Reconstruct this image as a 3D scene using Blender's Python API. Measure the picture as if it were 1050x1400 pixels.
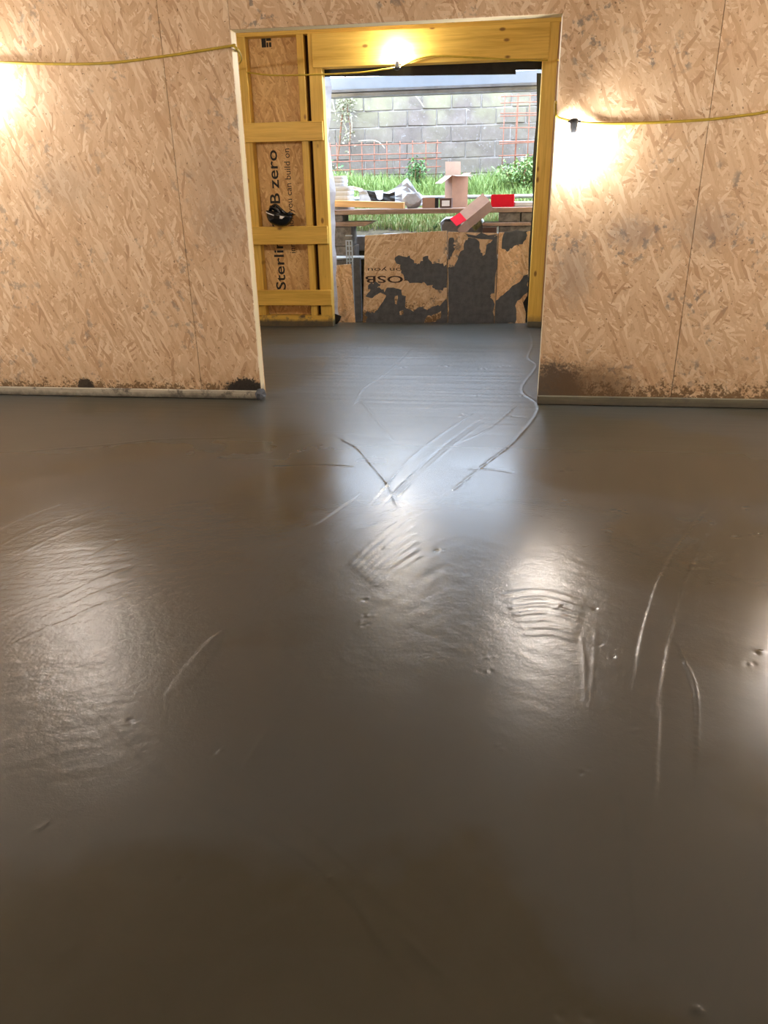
import bpy, bmesh, math, random
import numpy as np
from mathutils import Vector, Matrix, Euler

# ------------------------------------------------------------------ clear
for o in list(bpy.data.objects):
    bpy.data.objects.remove(o)
sc = bpy.context.scene
C = sc.collection
rnd = random.Random(7)
nrng = np.random.default_rng(11)

# ------------------------------------------------------------------ camera
YAW, PITCH, ROLL, FPX, CD, CH = 0.14401, 0.40769, -0.01939, 1015.524, 5.67932, 1.51938
fw = Vector((-math.sin(YAW) * math.cos(PITCH), math.cos(YAW) * math.cos(PITCH), -math.sin(PITCH)))
r0 = Vector((math.cos(YAW), math.sin(YAW), 0)); u0 = r0.cross(fw)
rt = r0 * math.cos(ROLL) + u0 * math.sin(ROLL)
up = -r0 * math.sin(ROLL) + u0 * math.cos(ROLL)
CAM = Vector((0, -CD, CH))
cd = bpy.data.cameras.new('camera'); cam = bpy.data.objects.new('camera', cd); C.objects.link(cam)
cd.sensor_fit = 'HORIZONTAL'; cd.sensor_width = 36.0; cd.lens = FPX / 1050 * 36.0
cd.clip_start = 0.05; cd.clip_end = 200
m = Matrix.Identity(4)
for i in range(3):
    m[i][0] = rt[i]; m[i][1] = up[i]; m[i][2] = -fw[i]; m[i][3] = CAM[i]
cam.matrix_world = m
sc.camera = cam

def P(px, py, y=None, z=None, x=None):
    """point on the plane y=.. / z=.. / x=.. seen at photo pixel (px,py)"""
    d = fw + rt * ((px - 525) / FPX) - up * ((py - 700) / FPX)
    if y is not None: t = (y - CAM.y) / d.y
    elif z is not None: t = (z - CAM.z) / d.z
    else: t = (x - CAM.x) / d.x
    return CAM + d * t

# ------------------------------------------------------------------ world, exposure
SKY = 11.5
w = bpy.data.worlds.new('sky'); sc.world = w; w.use_nodes = True
wn = w.node_tree; wn.nodes.clear()
wo = wn.nodes.new('ShaderNodeOutputWorld'); bg = wn.nodes.new('ShaderNodeBackground')
bg.inputs[0].default_value = (0.68, 0.81, 1.0, 1); bg.inputs[1].default_value = SKY
wn.links.new(bg.outputs[0], wo.inputs[0])
sc.view_settings.view_transform = 'Standard'; sc.view_settings.look = 'None'
sc.view_settings.gamma = 1.0; sc.view_settings.use_curve_mapping = False
sc.view_settings.exposure = 0.30
BULB = 1280.0
BULBCOL = (1.0, 0.955, 0.90)

# ------------------------------------------------------------------ node helpers
class NT:
    def __init__(s, name):
        s.m = bpy.data.materials.new(name); s.m.use_nodes = True
        s.t = s.m.node_tree; s.t.nodes.clear()
        s.out = s.t.nodes.new('ShaderNodeOutputMaterial')
        s.b = s.t.nodes.new('ShaderNodeBsdfPrincipled')
        s.t.links.new(s.b.outputs[0], s.out.inputs[0])
    def n(s, kind, **kw):
        n = s.t.nodes.new('ShaderNode' + kind)
        for k, v in kw.items(): setattr(n, k, v)
        return n
    def put(s, sock, v):
        if hasattr(v, 'is_output') or isinstance(v, bpy.types.NodeSocket): s.t.links.new(v, sock)
        elif isinstance(v, (tuple, list)):
            sock.default_value = tuple(v) + (1,) if len(v) == 3 and sock.type == 'RGBA' else tuple(v)
        else: sock.default_value = v
    def math(s, op, a, b=0.0, clamp=False):
        n = s.n('Math', operation=op, use_clamp=clamp); s.put(n.inputs[0], a); s.put(n.inputs[1], b); return n.outputs[0]
    def vmath(s, op, a, b=(0, 0, 0)):
        n = s.n('VectorMath', operation=op); s.put(n.inputs[0], a); s.put(n.inputs[1], b)
        return n.outputs['Value'] if op in ('DISTANCE', 'LENGTH', 'DOT_PRODUCT') else n.outputs[0]
    def mix(s, f, a, b, blend='MIX'):
        n = s.n('Mix', data_type='RGBA', blend_type=blend)
        s.put(n.inputs[0], f); s.put(n.inputs[6], a); s.put(n.inputs[7], b); return n.outputs[2]
    def ramp(s, f, stops, interp='LINEAR'):
        n = s.n('ValToRGB'); cr = n.color_ramp; cr.interpolation = interp
        while len(cr.elements) > 1: cr.elements.remove(cr.elements[-1])
        for i, (p, c) in enumerate(stops):
            e = cr.elements[0] if i == 0 else cr.elements.new(p)
            e.position = p; e.color = tuple(c) + (1,) if len(c) == 3 else c
        s.put(n.inputs[0], f); return n.outputs[0]
    def rng(s, v, a, b, c=0.0, d=1.0, smooth=False):
        n = s.n('MapRange', clamp=True)
        if smooth: n.interpolation_type = 'SMOOTHSTEP'
        s.put(n.inputs[0], v)
        for i, q in enumerate((a, b, c, d)): s.put(n.inputs[i + 1], q)
        return n.outputs[0]
    def noise(s, vec, scale, detail=3, rough=0.55, dist=0.0, dims='3D'):
        n = s.n('TexNoise', noise_dimensions=dims); s.put(n.inputs['Vector'], vec)
        n.inputs['Scale'].default_value = scale; n.inputs['Detail'].default_value = detail
        n.inputs['Roughness'].default_value = rough; n.inputs['Distortion'].default_value = dist
        return n.outputs[0]
    def mapping(s, vec, loc=(0, 0, 0), rot=(0, 0, 0), scale=(1, 1, 1), kind='POINT'):
        n = s.n('Mapping', vector_type=kind); s.put(n.inputs[0], vec)
        n.inputs[1].default_value = loc; n.inputs[2].default_value = rot; n.inputs[3].default_value = scale
        return n.outputs[0]
    def sep(s, vec):
        n = s.n('SeparateXYZ'); s.put(n.inputs[0], vec); return n.outputs
    def bump(s, h, strength=0.3, dist=0.01, normal=None):
        n = s.n('Bump'); s.put(n.inputs['Height'], h)
        s.put(n.inputs['Strength'], strength); n.inputs['Distance'].default_value = dist
        if normal is not None: s.put(n.inputs['Normal'], normal)
        return n.outputs[0]
    def pos(s): return s.n('NewGeometry').outputs['Position']
    def obj(s): return s.n('TexCoord').outputs['Object']
    def rand(s): return s.n('ObjectInfo').outputs['Random']
    def set(s, base=None, rough=None, spec=None, normal=None, metal=None):
        if base is not None: s.put(s.b.inputs['Base Color'], base)
        if rough is not None: s.put(s.b.inputs['Roughness'], rough)
        if spec is not None: s.put(s.b.inputs['Specular IOR Level'], spec)
        if normal is not None: s.put(s.b.inputs['Normal'], normal)
        if metal is not None: s.put(s.b.inputs['Metallic'], metal)
        return s.m

def lin(r, g, b):
    f = lambda c: (c / 255 / 12.92) if c / 255 <= 0.04045 else ((c / 255 + 0.055) / 1.055) ** 2.4
    return (f(r), f(g), f(b))

# ---------------------------------------------------------------- OSB
def osb_mat(name, plane='xz', tint=(1, 1, 1), spread=0.55, main=0.0, stains=(), base_dirt=0.0, grey=0.5, seed=0.0, local=False):
    """pressed flake board: layered stretched cells; flakes mostly along the board's long axis"""
    t = NT(name)
    p = t.obj() if local else t.pos()
    if plane == 'yz': p2 = t.mapping(p, rot=(0, 0, -math.pi / 2))
    else: p2 = p
    sx, sy, sz = t.sep(p2)[:3]
    cb = t.n('CombineXYZ'); t.put(cb.inputs[0], sx); t.put(cb.inputs[1], sz if plane != 'xy' else sy)
    v = cb.outputs[0]
    wob = t.n('TexNoise', noise_dimensions='2D'); t.put(wob.inputs['Vector'], v); wob.inputs['Scale'].default_value = 9; wob.inputs['Detail'].default_value = 2
    wv = t.vmath('SCALE', t.vmath('SUBTRACT', wob.outputs['Color'], (0.5, 0.5, 0.5)))
    wv.node.inputs['Scale'].default_value = 0.03
    v = t.vmath('ADD', v, wv)
    col = None; hgt = None
    angs = [1.2, -1.1, 0.5, -0.5, 0.05, 0.85, -0.7, 0.25, -0.35]
    for i, a in enumerate(angs):
        a2 = main + a * spread / 0.5
        L = 0.095 + 0.03 * (i % 3); W = 0.0145 + 0.006 * ((i * 2) % 3)
        mv = t.mapping(v, loc=(seed + i * 3.7, i * 5.1 + seed, 0), rot=(0, 0, a2))
        mv = t.mapping(mv, scale=(1 / W, 1 / L, 1))
        vo = t.n('TexVoronoi', voronoi_dimensions='2D', feature='F1'); t.put(vo.inputs['Vector'], mv)
        vo.inputs['Scale'].default_value = 1.0; vo.inputs['Randomness'].default_value = 0.95
        cr, cg, cbl = t.sep(vo.outputs['Color'])[:3]
        tone = t.ramp(cg, [(0.0, (0.36, 0.19, 0.09)), (0.14, (0.53, 0.335, 0.185)), (0.45, (0.64, 0.45, 0.275)), (0.75, (0.72, 0.54, 0.355)), (1.0, (0.88, 0.74, 0.54))])
        if col is None: col, hgt = tone, cbl
        else:
            k = t.math('GREATER_THAN', cr, 0.62)
            col = t.mix(k, col, tone)
            n = t.n('Mix', data_type='FLOAT'); t.put(n.inputs[0], k); t.put(n.inputs[2], hgt); t.put(n.inputs[3], cbl); hgt = n.outputs[0]
    fib = t.noise(t.mapping(v, rot=(0, 0, main), scale=(160, 22, 1)), 1.0, 3, 0.6, dims='2D')
    col = t.mix(0.2, col, t.ramp(fib, [(0.3, (0.44, 0.28, 0.165)), (0.6, (0.69, 0.50, 0.33))]))
    col = t.mix(0.22, col, (0.66, 0.47, 0.295))
    big = t.noise(p, 1.7, 3)
    col = t.mix(t.rng(big, 0.35, 0.7, 0.0, 0.30), col, (0.62, 0.44, 0.27))
    speck = t.noise(p, 46, 2, 0.5)
    col = t.mix(t.rng(speck, 0.665, 0.72, 0, 0.75), col, (0.13, 0.07, 0.03))
    col = t.mix(1.0, col, tint, 'MULTIPLY')
    # cement smudges with a shape of their own
    g1 = t.math('MULTIPLY', t.rng(t.noise(p, 2.3, 2), 0.52, 0.62, smooth=True), t.rng(t.noise(p, 13, 4, 0.65), 0.53, 0.62, smooth=True))
    col = t.mix(t.math('MULTIPLY', g1, grey), col, (0.20, 0.175, 0.155))
    rough = 0.62
    n1 = t.noise(p, 16, 5, 0.7); n2 = t.noise(p, 60, 3, 0.6)
    if base_dirt > 0:
        z = t.sep(t.pos())[2]
        nn = t.math('ADD', t.math('MULTIPLY', n1, 0.6), t.math('MULTIPLY', n2, 0.4))
        thr = t.rng(z, 0.05, base_dirt, 0.415, 0.74)
        d = t.rng(t.math('SUBTRACT', nn, thr), 0.0, 0.05)
        col = t.mix(t.math('MULTIPLY', d, 0.85), col, (0.055, 0.035, 0.018))
        damp = t.rng(z, 0.05, base_dirt * 1.2, 0.65, 0.0)
        col = t.mix(t.math('MULTIPLY', damp, t.rng(n1, 0.3, 0.7)), col, (0.24, 0.135, 0.05))
    for (bx, bz, rx, rz, c, amt, soft) in stains:
        q = t.mapping(t.pos(), loc=(-bx / rx, 0, -bz / rz), scale=(1 / rx, 0, 1 / rz))
        d = t.vmath('LENGTH', q)
        nn = t.math('ADD', d, t.math('MULTIPLY', t.math('SUBTRACT', t.math('ADD', t.math('MULTIPLY', n1, 0.6), t.math('MULTIPLY', n2, 0.4)), 0.5), 2.6))
        k = t.rng(nn, 1.0 - soft, 1.0 + soft, amt, 0.0, True)
        col = t.mix(k, col, c)
    nb = t.bump(t.math('ADD', t.math('MULTIPLY', hgt, 0.7), t.math('MULTIPLY', fib, 0.3)), 0.35, 0.004)
    return t.set(col, rough, 0.3, nb)

# ---------------------------------------------------------------- timber
def timber_mat(name, axis, c_lo, c_hi, knots=0.6, stain_z=None, rough=0.5, dirty=0.0):
    t = NT(name); p = t.vmath('ADD', t.obj(), (0, 0, 0))
    rv = t.n('CombineXYZ'); r = t.rand()
    for i, k in enumerate((7.3, 3.1, 5.7)): t.put(rv.inputs[i], t.math('MULTIPLY', r, k))
    p = t.vmath('ADD', t.obj(), rv.outputs[0])
    s = [26.0, 26.0, 26.0]; s['xyz'.index(axis)] = 1.6
    g = t.noise(t.mapping(p, scale=tuple(s)), 1.0, 4, 0.6, 0.6)
    s2 = [90.0] * 3; s2['xyz'.index(axis)] = 3.0
    f = t.noise(t.mapping(p, scale=tuple(s2)), 1.0, 2)
    col = t.ramp(t.math('ADD', t.math('MULTIPLY', g, 0.7), t.math('MULTIPLY', f, 0.3)), [(0.3, c_lo), (0.62, c_hi)])
    ks = [11.0, 0.0, 11.0]; ks['xyz'.index(axis)] = 5.5
    vo = t.n('TexVoronoi'); t.put(vo.inputs['Vector'], t.mapping(p, scale=tuple(ks))); vo.inputs['Scale'].default_value = 0.75
    kk = t.math('MULTIPLY', t.rng(vo.outputs['Distance'], 0.09, 0.17, 1, 0), t.math('GREATER_THAN', t.sep(vo.outputs['Color'])[0], 1 - knots))
    col = t.mix(t.math('MULTIPLY', kk, 0.85), col, (c_lo[0] * 0.30, c_lo[1] * 0.20, c_lo[2] * 0.25))
    if dirty:
        n1 = t.noise(t.pos(), 9, 5, 0.7)
        col = t.mix(t.math('MULTIPLY', t.rng(n1, 0.52, 0.62), dirty), col, (0.085, 0.078, 0.068))
    if stain_z:
        z = t.sep(t.pos())[2]
        k = t.rng(t.math('ADD', z, t.math('MULTIPLY', t.math('SUBTRACT', t.noise(t.pos(), 14, 4, 0.7), 0.5), stain_z[2])), stain_z[0], stain_z[1], 1, 0)
        col = t.mix(t.math('MULTIPLY', k, 0.92), col, (0.075, 0.068, 0.052))
    return t.set(col, rough, 0.35, t.bump(f, 0.15, 0.003))

def plain_mat(name, c, rough=0.6, var=0.15, scale=12, spec=0.4, metal=0.0, bumpk=0.0, c2=None):
    t = NT(name); n = t.noise(t.obj(), scale, 4, 0.6)
    c2 = c2 or tuple(max(0, q * (1 - var * 2)) for q in c)
    col = t.ramp(n, [(0.35, c2), (0.62, c)])
    return t.set(col, rough, spec, t.bump(n, bumpk, 0.01) if bumpk else None, metal)

M = {}
CEM = (0.062, 0.060, 0.056)
M['osb_l'] = osb_mat('osb_sheet_left', main=0.0, spread=0.55, base_dirt=0.26, seed=1.0, grey=0.5,
                     stains=[(-1.93, 0.06, 0.17, 0.10, (0.016, 0.014, 0.012), 0.97, 0.12), (-3.30, 0.06, 0.07, 0.09, (0.02, 0.016, 0.012), 0.95, 0.12),
                             (-2.03, 1.55, 0.20, 0.30, (0.33, 0.26, 0.20), 0.30, 0.7), (-2.0, 1.28, 0.18, 0.16, (0.30, 0.24, 0.19), 0.30, 0.7), (-3.2, 1.6, 0.22, 0.15, (0.34, 0.28, 0.22), 0.28, 0.7)])
M['osb_r'] = osb_mat('osb_sheet_right', main=0.15, spread=0.85, base_dirt=0.42, seed=9.0, grey=0.75,
                     stains=[(0.50, 0.10, 0.20, 0.22, (0.085, 0.070, 0.055), 0.95, 0.35), (0.75, 0.13, 0.30, 0.16, (0.11, 0.065, 0.03), 0.7, 0.5),
                             (0.58, 0.95, 0.13, 0.2, (0.25, 0.21, 0.18), 0.45, 0.6), (0.95, 1.22, 0.16, 0.10, (0.27, 0.22, 0.19), 0.45, 0.6), (1.45, 1.25, 0.2, 0.13, (0.27, 0.22, 0.19), 0.35, 0.6)])
M['osb_in'] = osb_mat('osb_sheathing', main=0.2, spread=0.7, seed=17.0, tint=(1.0, 0.90, 0.62), grey=0.1)
M['osb_side'] = osb_mat('osb_side_wall', plane='yz', main=0.0, seed=23.0)
M['osb_board'] = osb_mat('osb_formwork', main=1.2, spread=0.8, seed=31.0, grey=0.95, base_dirt=0.5)
M['osb_pale'] = osb_mat('osb_formwork_pale', main=0.3, spread=0.9, seed=37.0, tint=(1.12, 1.05, 0.98), grey=0.35)
YL, YH = (0.54, 0.325, 0.048), (0.76, 0.50, 0.105)
M['yz'] = timber_mat('yellow_timber_upright', 'z', YL, YH, stain_z=(0.02, 0.14, 0.14))
M['yx'] = timber_mat('yellow_timber_rail', 'x', YL, YH, 0.75)
M['ysole'] = timber_mat('yellow_timber_sole', 'x', YL, YH, 0.6, stain_z=(0.05, 0.085, 0.05), dirty=0.7)
M['brownz'] = timber_mat('brown_timber_upright', 'z', (0.30, 0.15, 0.07), (0.46, 0.27, 0.13), stain_z=(0.02, 0.14, 0.14))
M['palez'] = timber_mat('pale_timber_upright', 'z', (0.66, 0.54, 0.33), (0.80, 0.70, 0.46), 0.3, stain_z=(0.02, 0.10, 0.10))
M['palex'] = timber_mat('pale_timber_rail', 'x', (0.70, 0.58, 0.36), (0.84, 0.74, 0.50), 0.3)
M['sole_l'] = timber_mat('grey_timber_batten', 'x', (0.27, 0.245, 0.19), (0.46, 0.42, 0.33), 0.2, stain_z=(0.0, 0.05, 0.07), dirty=0.9)
M['sole_r'] = timber_mat('damp_timber_batten', 'x', (0.085, 0.075, 0.048), (0.155, 0.14, 0.095), 0.2, stain_z=(0.0, 0.05, 0.05), dirty=0.6)
M['plank'] = timber_mat('weathered_plank', 'x', (0.17, 0.105, 0.075), (0.36, 0.25, 0.19), 0.3, dirty=0.3)
M['offcut'] = timber_mat('offcut_timber', 'x', (0.52, 0.30, 0.12), (0.74, 0.48, 0.23), 0.3)
M['gap'] = plain_mat('dark_gap_and_seam', (0.07, 0.028, 0.012), 0.8)  # dark tone for the shaded stud cavity and behind the sheet seams
M['black'] = plain_mat('black_membrane', (0.012, 0.012, 0.014), 0.35, 0.3)
M['white_mem'] = plain_mat('white_membrane', (0.50, 0.50, 0.55), 0.45, 0.12, 6, bumpk=0.3)
M['print'] = plain_mat('black_print', (0.022, 0.018, 0.014), 0.7, 0.3, 60)
M['print_br'] = plain_mat('dark_brown_print', (0.05, 0.022, 0.012), 0.7, 0.3, 60)
M['cement'] = plain_mat('dried_cement', (0.092, 0.101, 0.116), 0.7, 0.18, 14, bumpk=0.4)
M['block'] = plain_mat('concrete_block', (0.20, 0.185, 0.175), 0.85, 0.25, 18, bumpk=0.4)
M['cable'] = plain_mat('yellow_cable', (0.50, 0.35, 0.035), 0.45, 0.1, 30)
M['holder'] = plain_mat('dark_lamp_holder', (0.035, 0.037, 0.042), 0.4, 0.2)
M['galv'] = plain_mat('galvanised_steel', (0.42, 0.46, 0.50), 0.42, 0.12, 8, metal=0.55)
M['galv_pale'] = plain_mat('pale_galvanised_face', (0.36, 0.43, 0.54), 0.5, 0.04, 5)
M['galv_dark'] = plain_mat('grey_steel', (0.23, 0.245, 0.27), 0.5, 0.1, 8)
M['rust'] = plain_mat('rusty_bar', (0.296, 0.118, 0.074), 0.8, 0.2, 20)
M['card'] = plain_mat('brown_cardboard', (0.36, 0.215, 0.15), 0.75, 0.08, 8)
M['card_in'] = plain_mat('pale_cardboard', (0.50, 0.36, 0.29), 0.75, 0.06, 8)
M['card_dk'] = plain_mat('dark_cardboard', (0.10, 0.055, 0.045), 0.75, 0.1, 8)
M['red'] = plain_mat('red_print', (0.56, 0.012, 0.026), 0.8, 0.08, 8, spec=0.1)
M['foam'] = plain_mat('white_foam', (0.488, 0.496, 0.518), 0.6, 0.03, 6, bumpk=0.1)
M['bagm'] = plain_mat('white_polythene', (0.414, 0.429, 0.474), 0.4, 0.12, 9, bumpk=0.3)
M['foil'] = plain_mat('grey_foil', (0.36, 0.37, 0.40), 0.4, 0.15, 5, metal=0.2, bumpk=0.2)
M['label'] = plain_mat('white_paper', (0.75, 0.77, 0.80), 0.6, 0.02)
M['helmet'] = plain_mat('black_plastic', (0.008, 0.008, 0.009), 0.22, 0.1)
M['helmet_w'] = plain_mat('white_plastic', (0.8, 0.8, 0.8), 0.35, 0.02)
M['helmet_g'] = plain_mat('grey_webbing', (0.07, 0.075, 0.08), 0.6, 0.1)
M['mortar'] = plain_mat('pale_mortar', (0.296, 0.274, 0.259), 0.9, 0.15, 10, bumpk=0.4)
M['ceil'] = plain_mat('dark_ceiling_board', (0.46, 0.38, 0.28), 0.7, 0.1, 4)
M['soil'] = plain_mat('soil', (0.118, 0.096, 0.056), 0.95, 0.3, 10, bumpk=0.5)
M['kerbm'] = plain_mat('pale_concrete', (0.311, 0.296, 0.296), 0.8, 0.12, 14, bumpk=0.3)
M['stem'] = plain_mat('woody_stem', (0.20, 0.10, 0.055), 0.8, 0.2)
M['dry'] = plain_mat('dry_stem', (0.444, 0.407, 0.311), 0.8, 0.15)

def leaf_mat(name, a, b):
    t = NT(name); c = t.ramp(t.noise(t.pos(), 30, 1), [(0.3, a), (0.7, b)])
    return t.set(c, 0.5, 0.4)
M['grass'] = leaf_mat('grass_blades', (0.117, 0.199, 0.045), (0.253, 0.343, 0.109))
M['grass_d'] = leaf_mat('dry_grass_blades', (0.217, 0.226, 0.077), (0.415, 0.370, 0.181))
M['leaf'] = leaf_mat('green_leaves', (0.030, 0.081, 0.030), (0.104, 0.207, 0.074))
M['leaf2'] = leaf_mat('pale_green_leaves', (0.081, 0.178, 0.048), (0.192, 0.303, 0.111))
M['leafdry'] = leaf_mat('faded_leaves', (0.207, 0.215, 0.118), (0.311, 0.311, 0.222))

def wall_block_mat():
    t = NT('garden_wall_block'); p = t.pos(); r = t.rand()
    n1 = t.noise(p, 5, 5, 0.65); n2 = t.noise(p, 2.0, 3); n3 = t.noise(p, 22, 4, 0.7)
    c = t.ramp(n1, [(0.30, (0.102, 0.093, 0.092)), (0.55, (0.140, 0.129, 0.126)), (0.75, (0.199, 0.186, 0.186))])
    c = t.mix(t.math('MULTIPLY', r, 0.30), c, (0.12, 0.108, 0.10))
    c = t.mix(1.0, c, (1.0, 0.93, 0.86), 'MULTIPLY')
    z = t.sep(p)[2]
    mo = t.math('MULTIPLY', t.rng(n2, 0.42, 0.62), t.rng(z, 2.3, 3.1, 0.12, 0.75))
    c = t.mix(mo, c, (0.252, 0.252, 0.141))
    c = t.mix(t.rng(n3, 0.60, 0.72, 0, 0.7), c, (0.264, 0.258, 0.270))
    return t.set(c, 0.9, 0.2, t.bump(n3, 0.5, 0.012))
M['gblock'] = wall_block_mat()

def bulb_mat():
    t = NT('lit_bulb'); t.t.nodes.remove(t.b)
    e = t.n('Emission'); e.inputs[0].default_value = BULBCOL + (1,); e.inputs[1].default_value = BULB
    t.t.links.new(e.outputs[0], t.out.inputs[0]); return t.m
M['bulb'] = bulb_mat()

def floor_mat():
    t = NT('wet_screed'); p = t.pos()
    at = t.n('Attribute', attribute_name='patch').outputs['Fac']      # 0 smooth, 1 coarse strokes
    at2 = t.n('Attribute', attribute_name='film').outputs['Fac']      # surface water film
    n1 = t.noise(p, 1.1, 4, 0.55); n2 = t.noise(p, 6, 5, 0.65, 0.5); n3 = t.noise(p, 65, 3, 0.6); n4 = t.noise(p, 190, 2, 0.6)
    c = t.ramp(t.math('ADD', t.math('MULTIPLY', n1, 0.6), t.math('MULTIPLY', n2, 0.4)),
               [(0.30, (0.042, 0.0385, 0.0265)), (0.5, (0.048, 0.0445, 0.0315)), (0.70, (0.054, 0.051, 0.037))])
    c = t.mix(t.math('MULTIPLY', at2, 0.8), c, (0.056, 0.060, 0.059))
    far = t.rng(t.sep(p)[1], -2.0, 0.3, 0.0, 0.19, True)
    rough = t.math('ADD', t.math('ADD', 0.208, t.math('MULTIPLY', at2, 0.05)), far)
    h = t.math('ADD', t.math('MULTIPLY', n3, t.math('ADD', 0.05, t.math('MULTIPLY', at, 0.55))),
               t.math('MULTIPLY', n4, t.math('ADD', 0.03, t.math('MULTIPLY', at, 0.25))))
    nb = t.bump(h, 0.6, 0.0035)
    return t.set(c, rough, 0.5, nb)
M['floor'] = floor_mat()

# ------------------------------------------------------------------ mesh helpers
def tag(o, label=None, cat=None, group=None, kind=None):
    if label: o['label'] = label
    if cat: o['category'] = cat
    if group: o['group'] = group
    if kind: o['kind'] = kind
    return o

def thing(name, loc, rot=(0, 0, 0), label=None, cat=None, group=None, kind=None):
    o = bpy.data.objects.new(name, None); o.empty_display_size = 0.1
    o.location = loc; o.rotation_euler = rot; C.objects.link(o)
    return tag(o, label, cat, group, kind)

def mk(name, verts, faces, mat, parent=None, smooth=False, world=True):
    """verts in world space (parent unrotated) or, world=False, in the parent's own space"""
    vs = [Vector(v) for v in verts]
    lo = Vector([min(v[i] for v in vs) for i in range(3)]); hi = Vector([max(v[i] for v in vs) for i in range(3)])
    base = Vector(((lo.x + hi.x) / 2, (lo.y + hi.y) / 2, lo.z))
    me = bpy.data.meshes.new(name); me.from_pydata([v - base for v in vs], [], faces); me.update()
    bm = bmesh.new(); bm.from_mesh(me); bmesh.ops.recalc_face_normals(bm, faces=bm.faces); bm.to_mesh(me); bm.free()
    if smooth:
        for f in me.polygons: f.use_smooth = True
    me.materials.append(M[mat] if isinstance(mat, str) else mat)
    o = bpy.data.objects.new(name, me); C.objects.link(o)
    o.location = base
    if parent is not None:
        o.parent = parent
        if world: o.location = base - parent.location
    return o

def boxgeo(lo, hi, bev=0.0):
    bm = bmesh.new(); bmesh.ops.create_cube(bm, size=1.0)
    for v in bm.verts:
        for i in range(3): v.co[i] = lo[i] + (v.co[i] + 0.5) * (hi[i] - lo[i])
    if bev > 0: bmesh.ops.bevel(bm, geom=list(bm.edges), offset=bev, segments=1, affect='EDGES')
    bm.verts.index_update()
    vs = [v.co.copy() for v in bm.verts]; fs = [[v.index for v in f.verts] for f in bm.faces]; bm.free(); return vs, fs

def box(name, lo, hi, mat, parent=None, bev=0.003, world=True):
    vs, fs = boxgeo(lo, hi, bev); return mk(name, vs, fs, mat, parent, world=world)

def prism(name, poly, y0, y1, mat, parent=None, world=True, jitter=0.0):
    """polygon given as (x,z) pairs, extruded from y0 to y1"""
    n = len(poly)
    vs = [(a, y0 + (rnd.random() - .5) * jitter, b) for a, b in poly] + [(a, y1, b) for a, b in poly]
    fs = [list(range(n)), list(range(2 * n - 1, n - 1, -1))] + [[i, (i + 1) % n, n + (i + 1) % n, n + i] for i in range(n)]
    return mk(name, vs, fs, mat, parent, world=world)

def tube_geo(pts, r, k=8, cap=True):
    pts = [Vector(p) for p in pts]; vs = []; fs = []
    rr = r if isinstance(r, (list, tuple)) else [r] * len(pts)
    ref = None
    for i, p in enumerate(pts):
        d = (pts[min(i + 1, len(pts) - 1)] - pts[max(i - 1, 0)]).normalized()
        if ref is None:
            ref = Vector((0, 0, 1)) if abs(d.z) < 0.9 else Vector((1, 0, 0))
        a = (ref - d * ref.dot(d)).normalized(); b = d.cross(a); ref = a
        for j in range(k):
            an = 2 * math.pi * j / k; vs.append(p + (a * math.cos(an) + b * math.sin(an)) * rr[i])
    for i in range(len(pts) - 1):
        for j in range(k):
            fs.append([i * k + j, i * k + (j + 1) % k, (i + 1) * k + (j + 1) % k, (i + 1) * k + j])
    if cap:
        fs.append(list(range(k))[::-1]); fs.append([(len(pts) - 1) * k + j for j in range(k)])
    return vs, fs

def tube(name, pts, r, mat, parent=None, k=8, world=True):
    vs, fs = tube_geo(pts, r, k); return mk(name, vs, fs, mat, parent, True, world)

def lathe(name, prof, mat, parent=None, k=20, world=True, at=(0, 0, 0), sx=1, sy=1):
    vs = []; fs = []; at = Vector(at)
    for (r, z) in prof:
        for j in range(k):
            a = 2 * math.pi * j / k; vs.append(at + Vector((r * sx * math.cos(a), r * sy * math.sin(a), z)))
    for i in range(len(prof) - 1):
        for j in range(k):
            fs.append([i * k + j, i * k + (j + 1) % k, (i + 1) * k + (j + 1) % k, (i + 1) * k + j])
    return mk(name, vs, fs, mat, parent, True, world)

def smooth_path(pts, n=8):
    pts = [Vector(p) for p in pts]; out = []
    for i in range(len(pts) - 1):
        p0, p1, p2, p3 = pts[max(i - 1, 0)], pts[i], pts[i + 1], pts[min(i + 2, len(pts) - 1)]
        for k in range(n):
            t = k / n
            out.append(0.5 * ((2 * p1) + (p2 - p0) * t + (2 * p0 - 5 * p1 + 4 * p2 - p3) * t * t + (3 * p1 - p0 - 3 * p2 + p3) * t ** 3))
    out.append(pts[-1]); return out

# ------------------------------------------------------------------ floor
XL, XR, SEAM_L, SEAM_R, HEAD = -1.808, 0.385, -2.30, 1.36, 2.535
WL, WR, WB, CEIL = -4.9, 3.9, -8.6, 3.3
YI = 3.49                      # face of the far stud wall
OL, OR, OT = -1.92, 0.443, 2.765   # opening in it

def vnoise(x, y, seed):
    g = np.random.default_rng(seed).random((256, 256))
    xi = np.floor(x).astype(int); yi = np.floor(y).astype(int); fx = x - xi; fy = y - yi
    fx = fx * fx * (3 - 2 * fx); fy = fy * fy * (3 - 2 * fy)
    a = g[xi % 256, yi % 256]; b = g[(xi + 1) % 256, yi % 256]; c = g[xi % 256, (yi + 1) % 256]; d = g[(xi + 1) % 256, (yi + 1) % 256]
    return (a * (1 - fx) + b * fx) * (1 - fy) + (c * (1 - fx) + d * fx) * fy - 0.5
def fbm(x, y, seed, o=4):
    s = 0; a = 1.0
    for i in range(o): s = s + a * vnoise(x * 2 ** i, y * 2 ** i, seed + i); a *= 0.5
    return s

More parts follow.
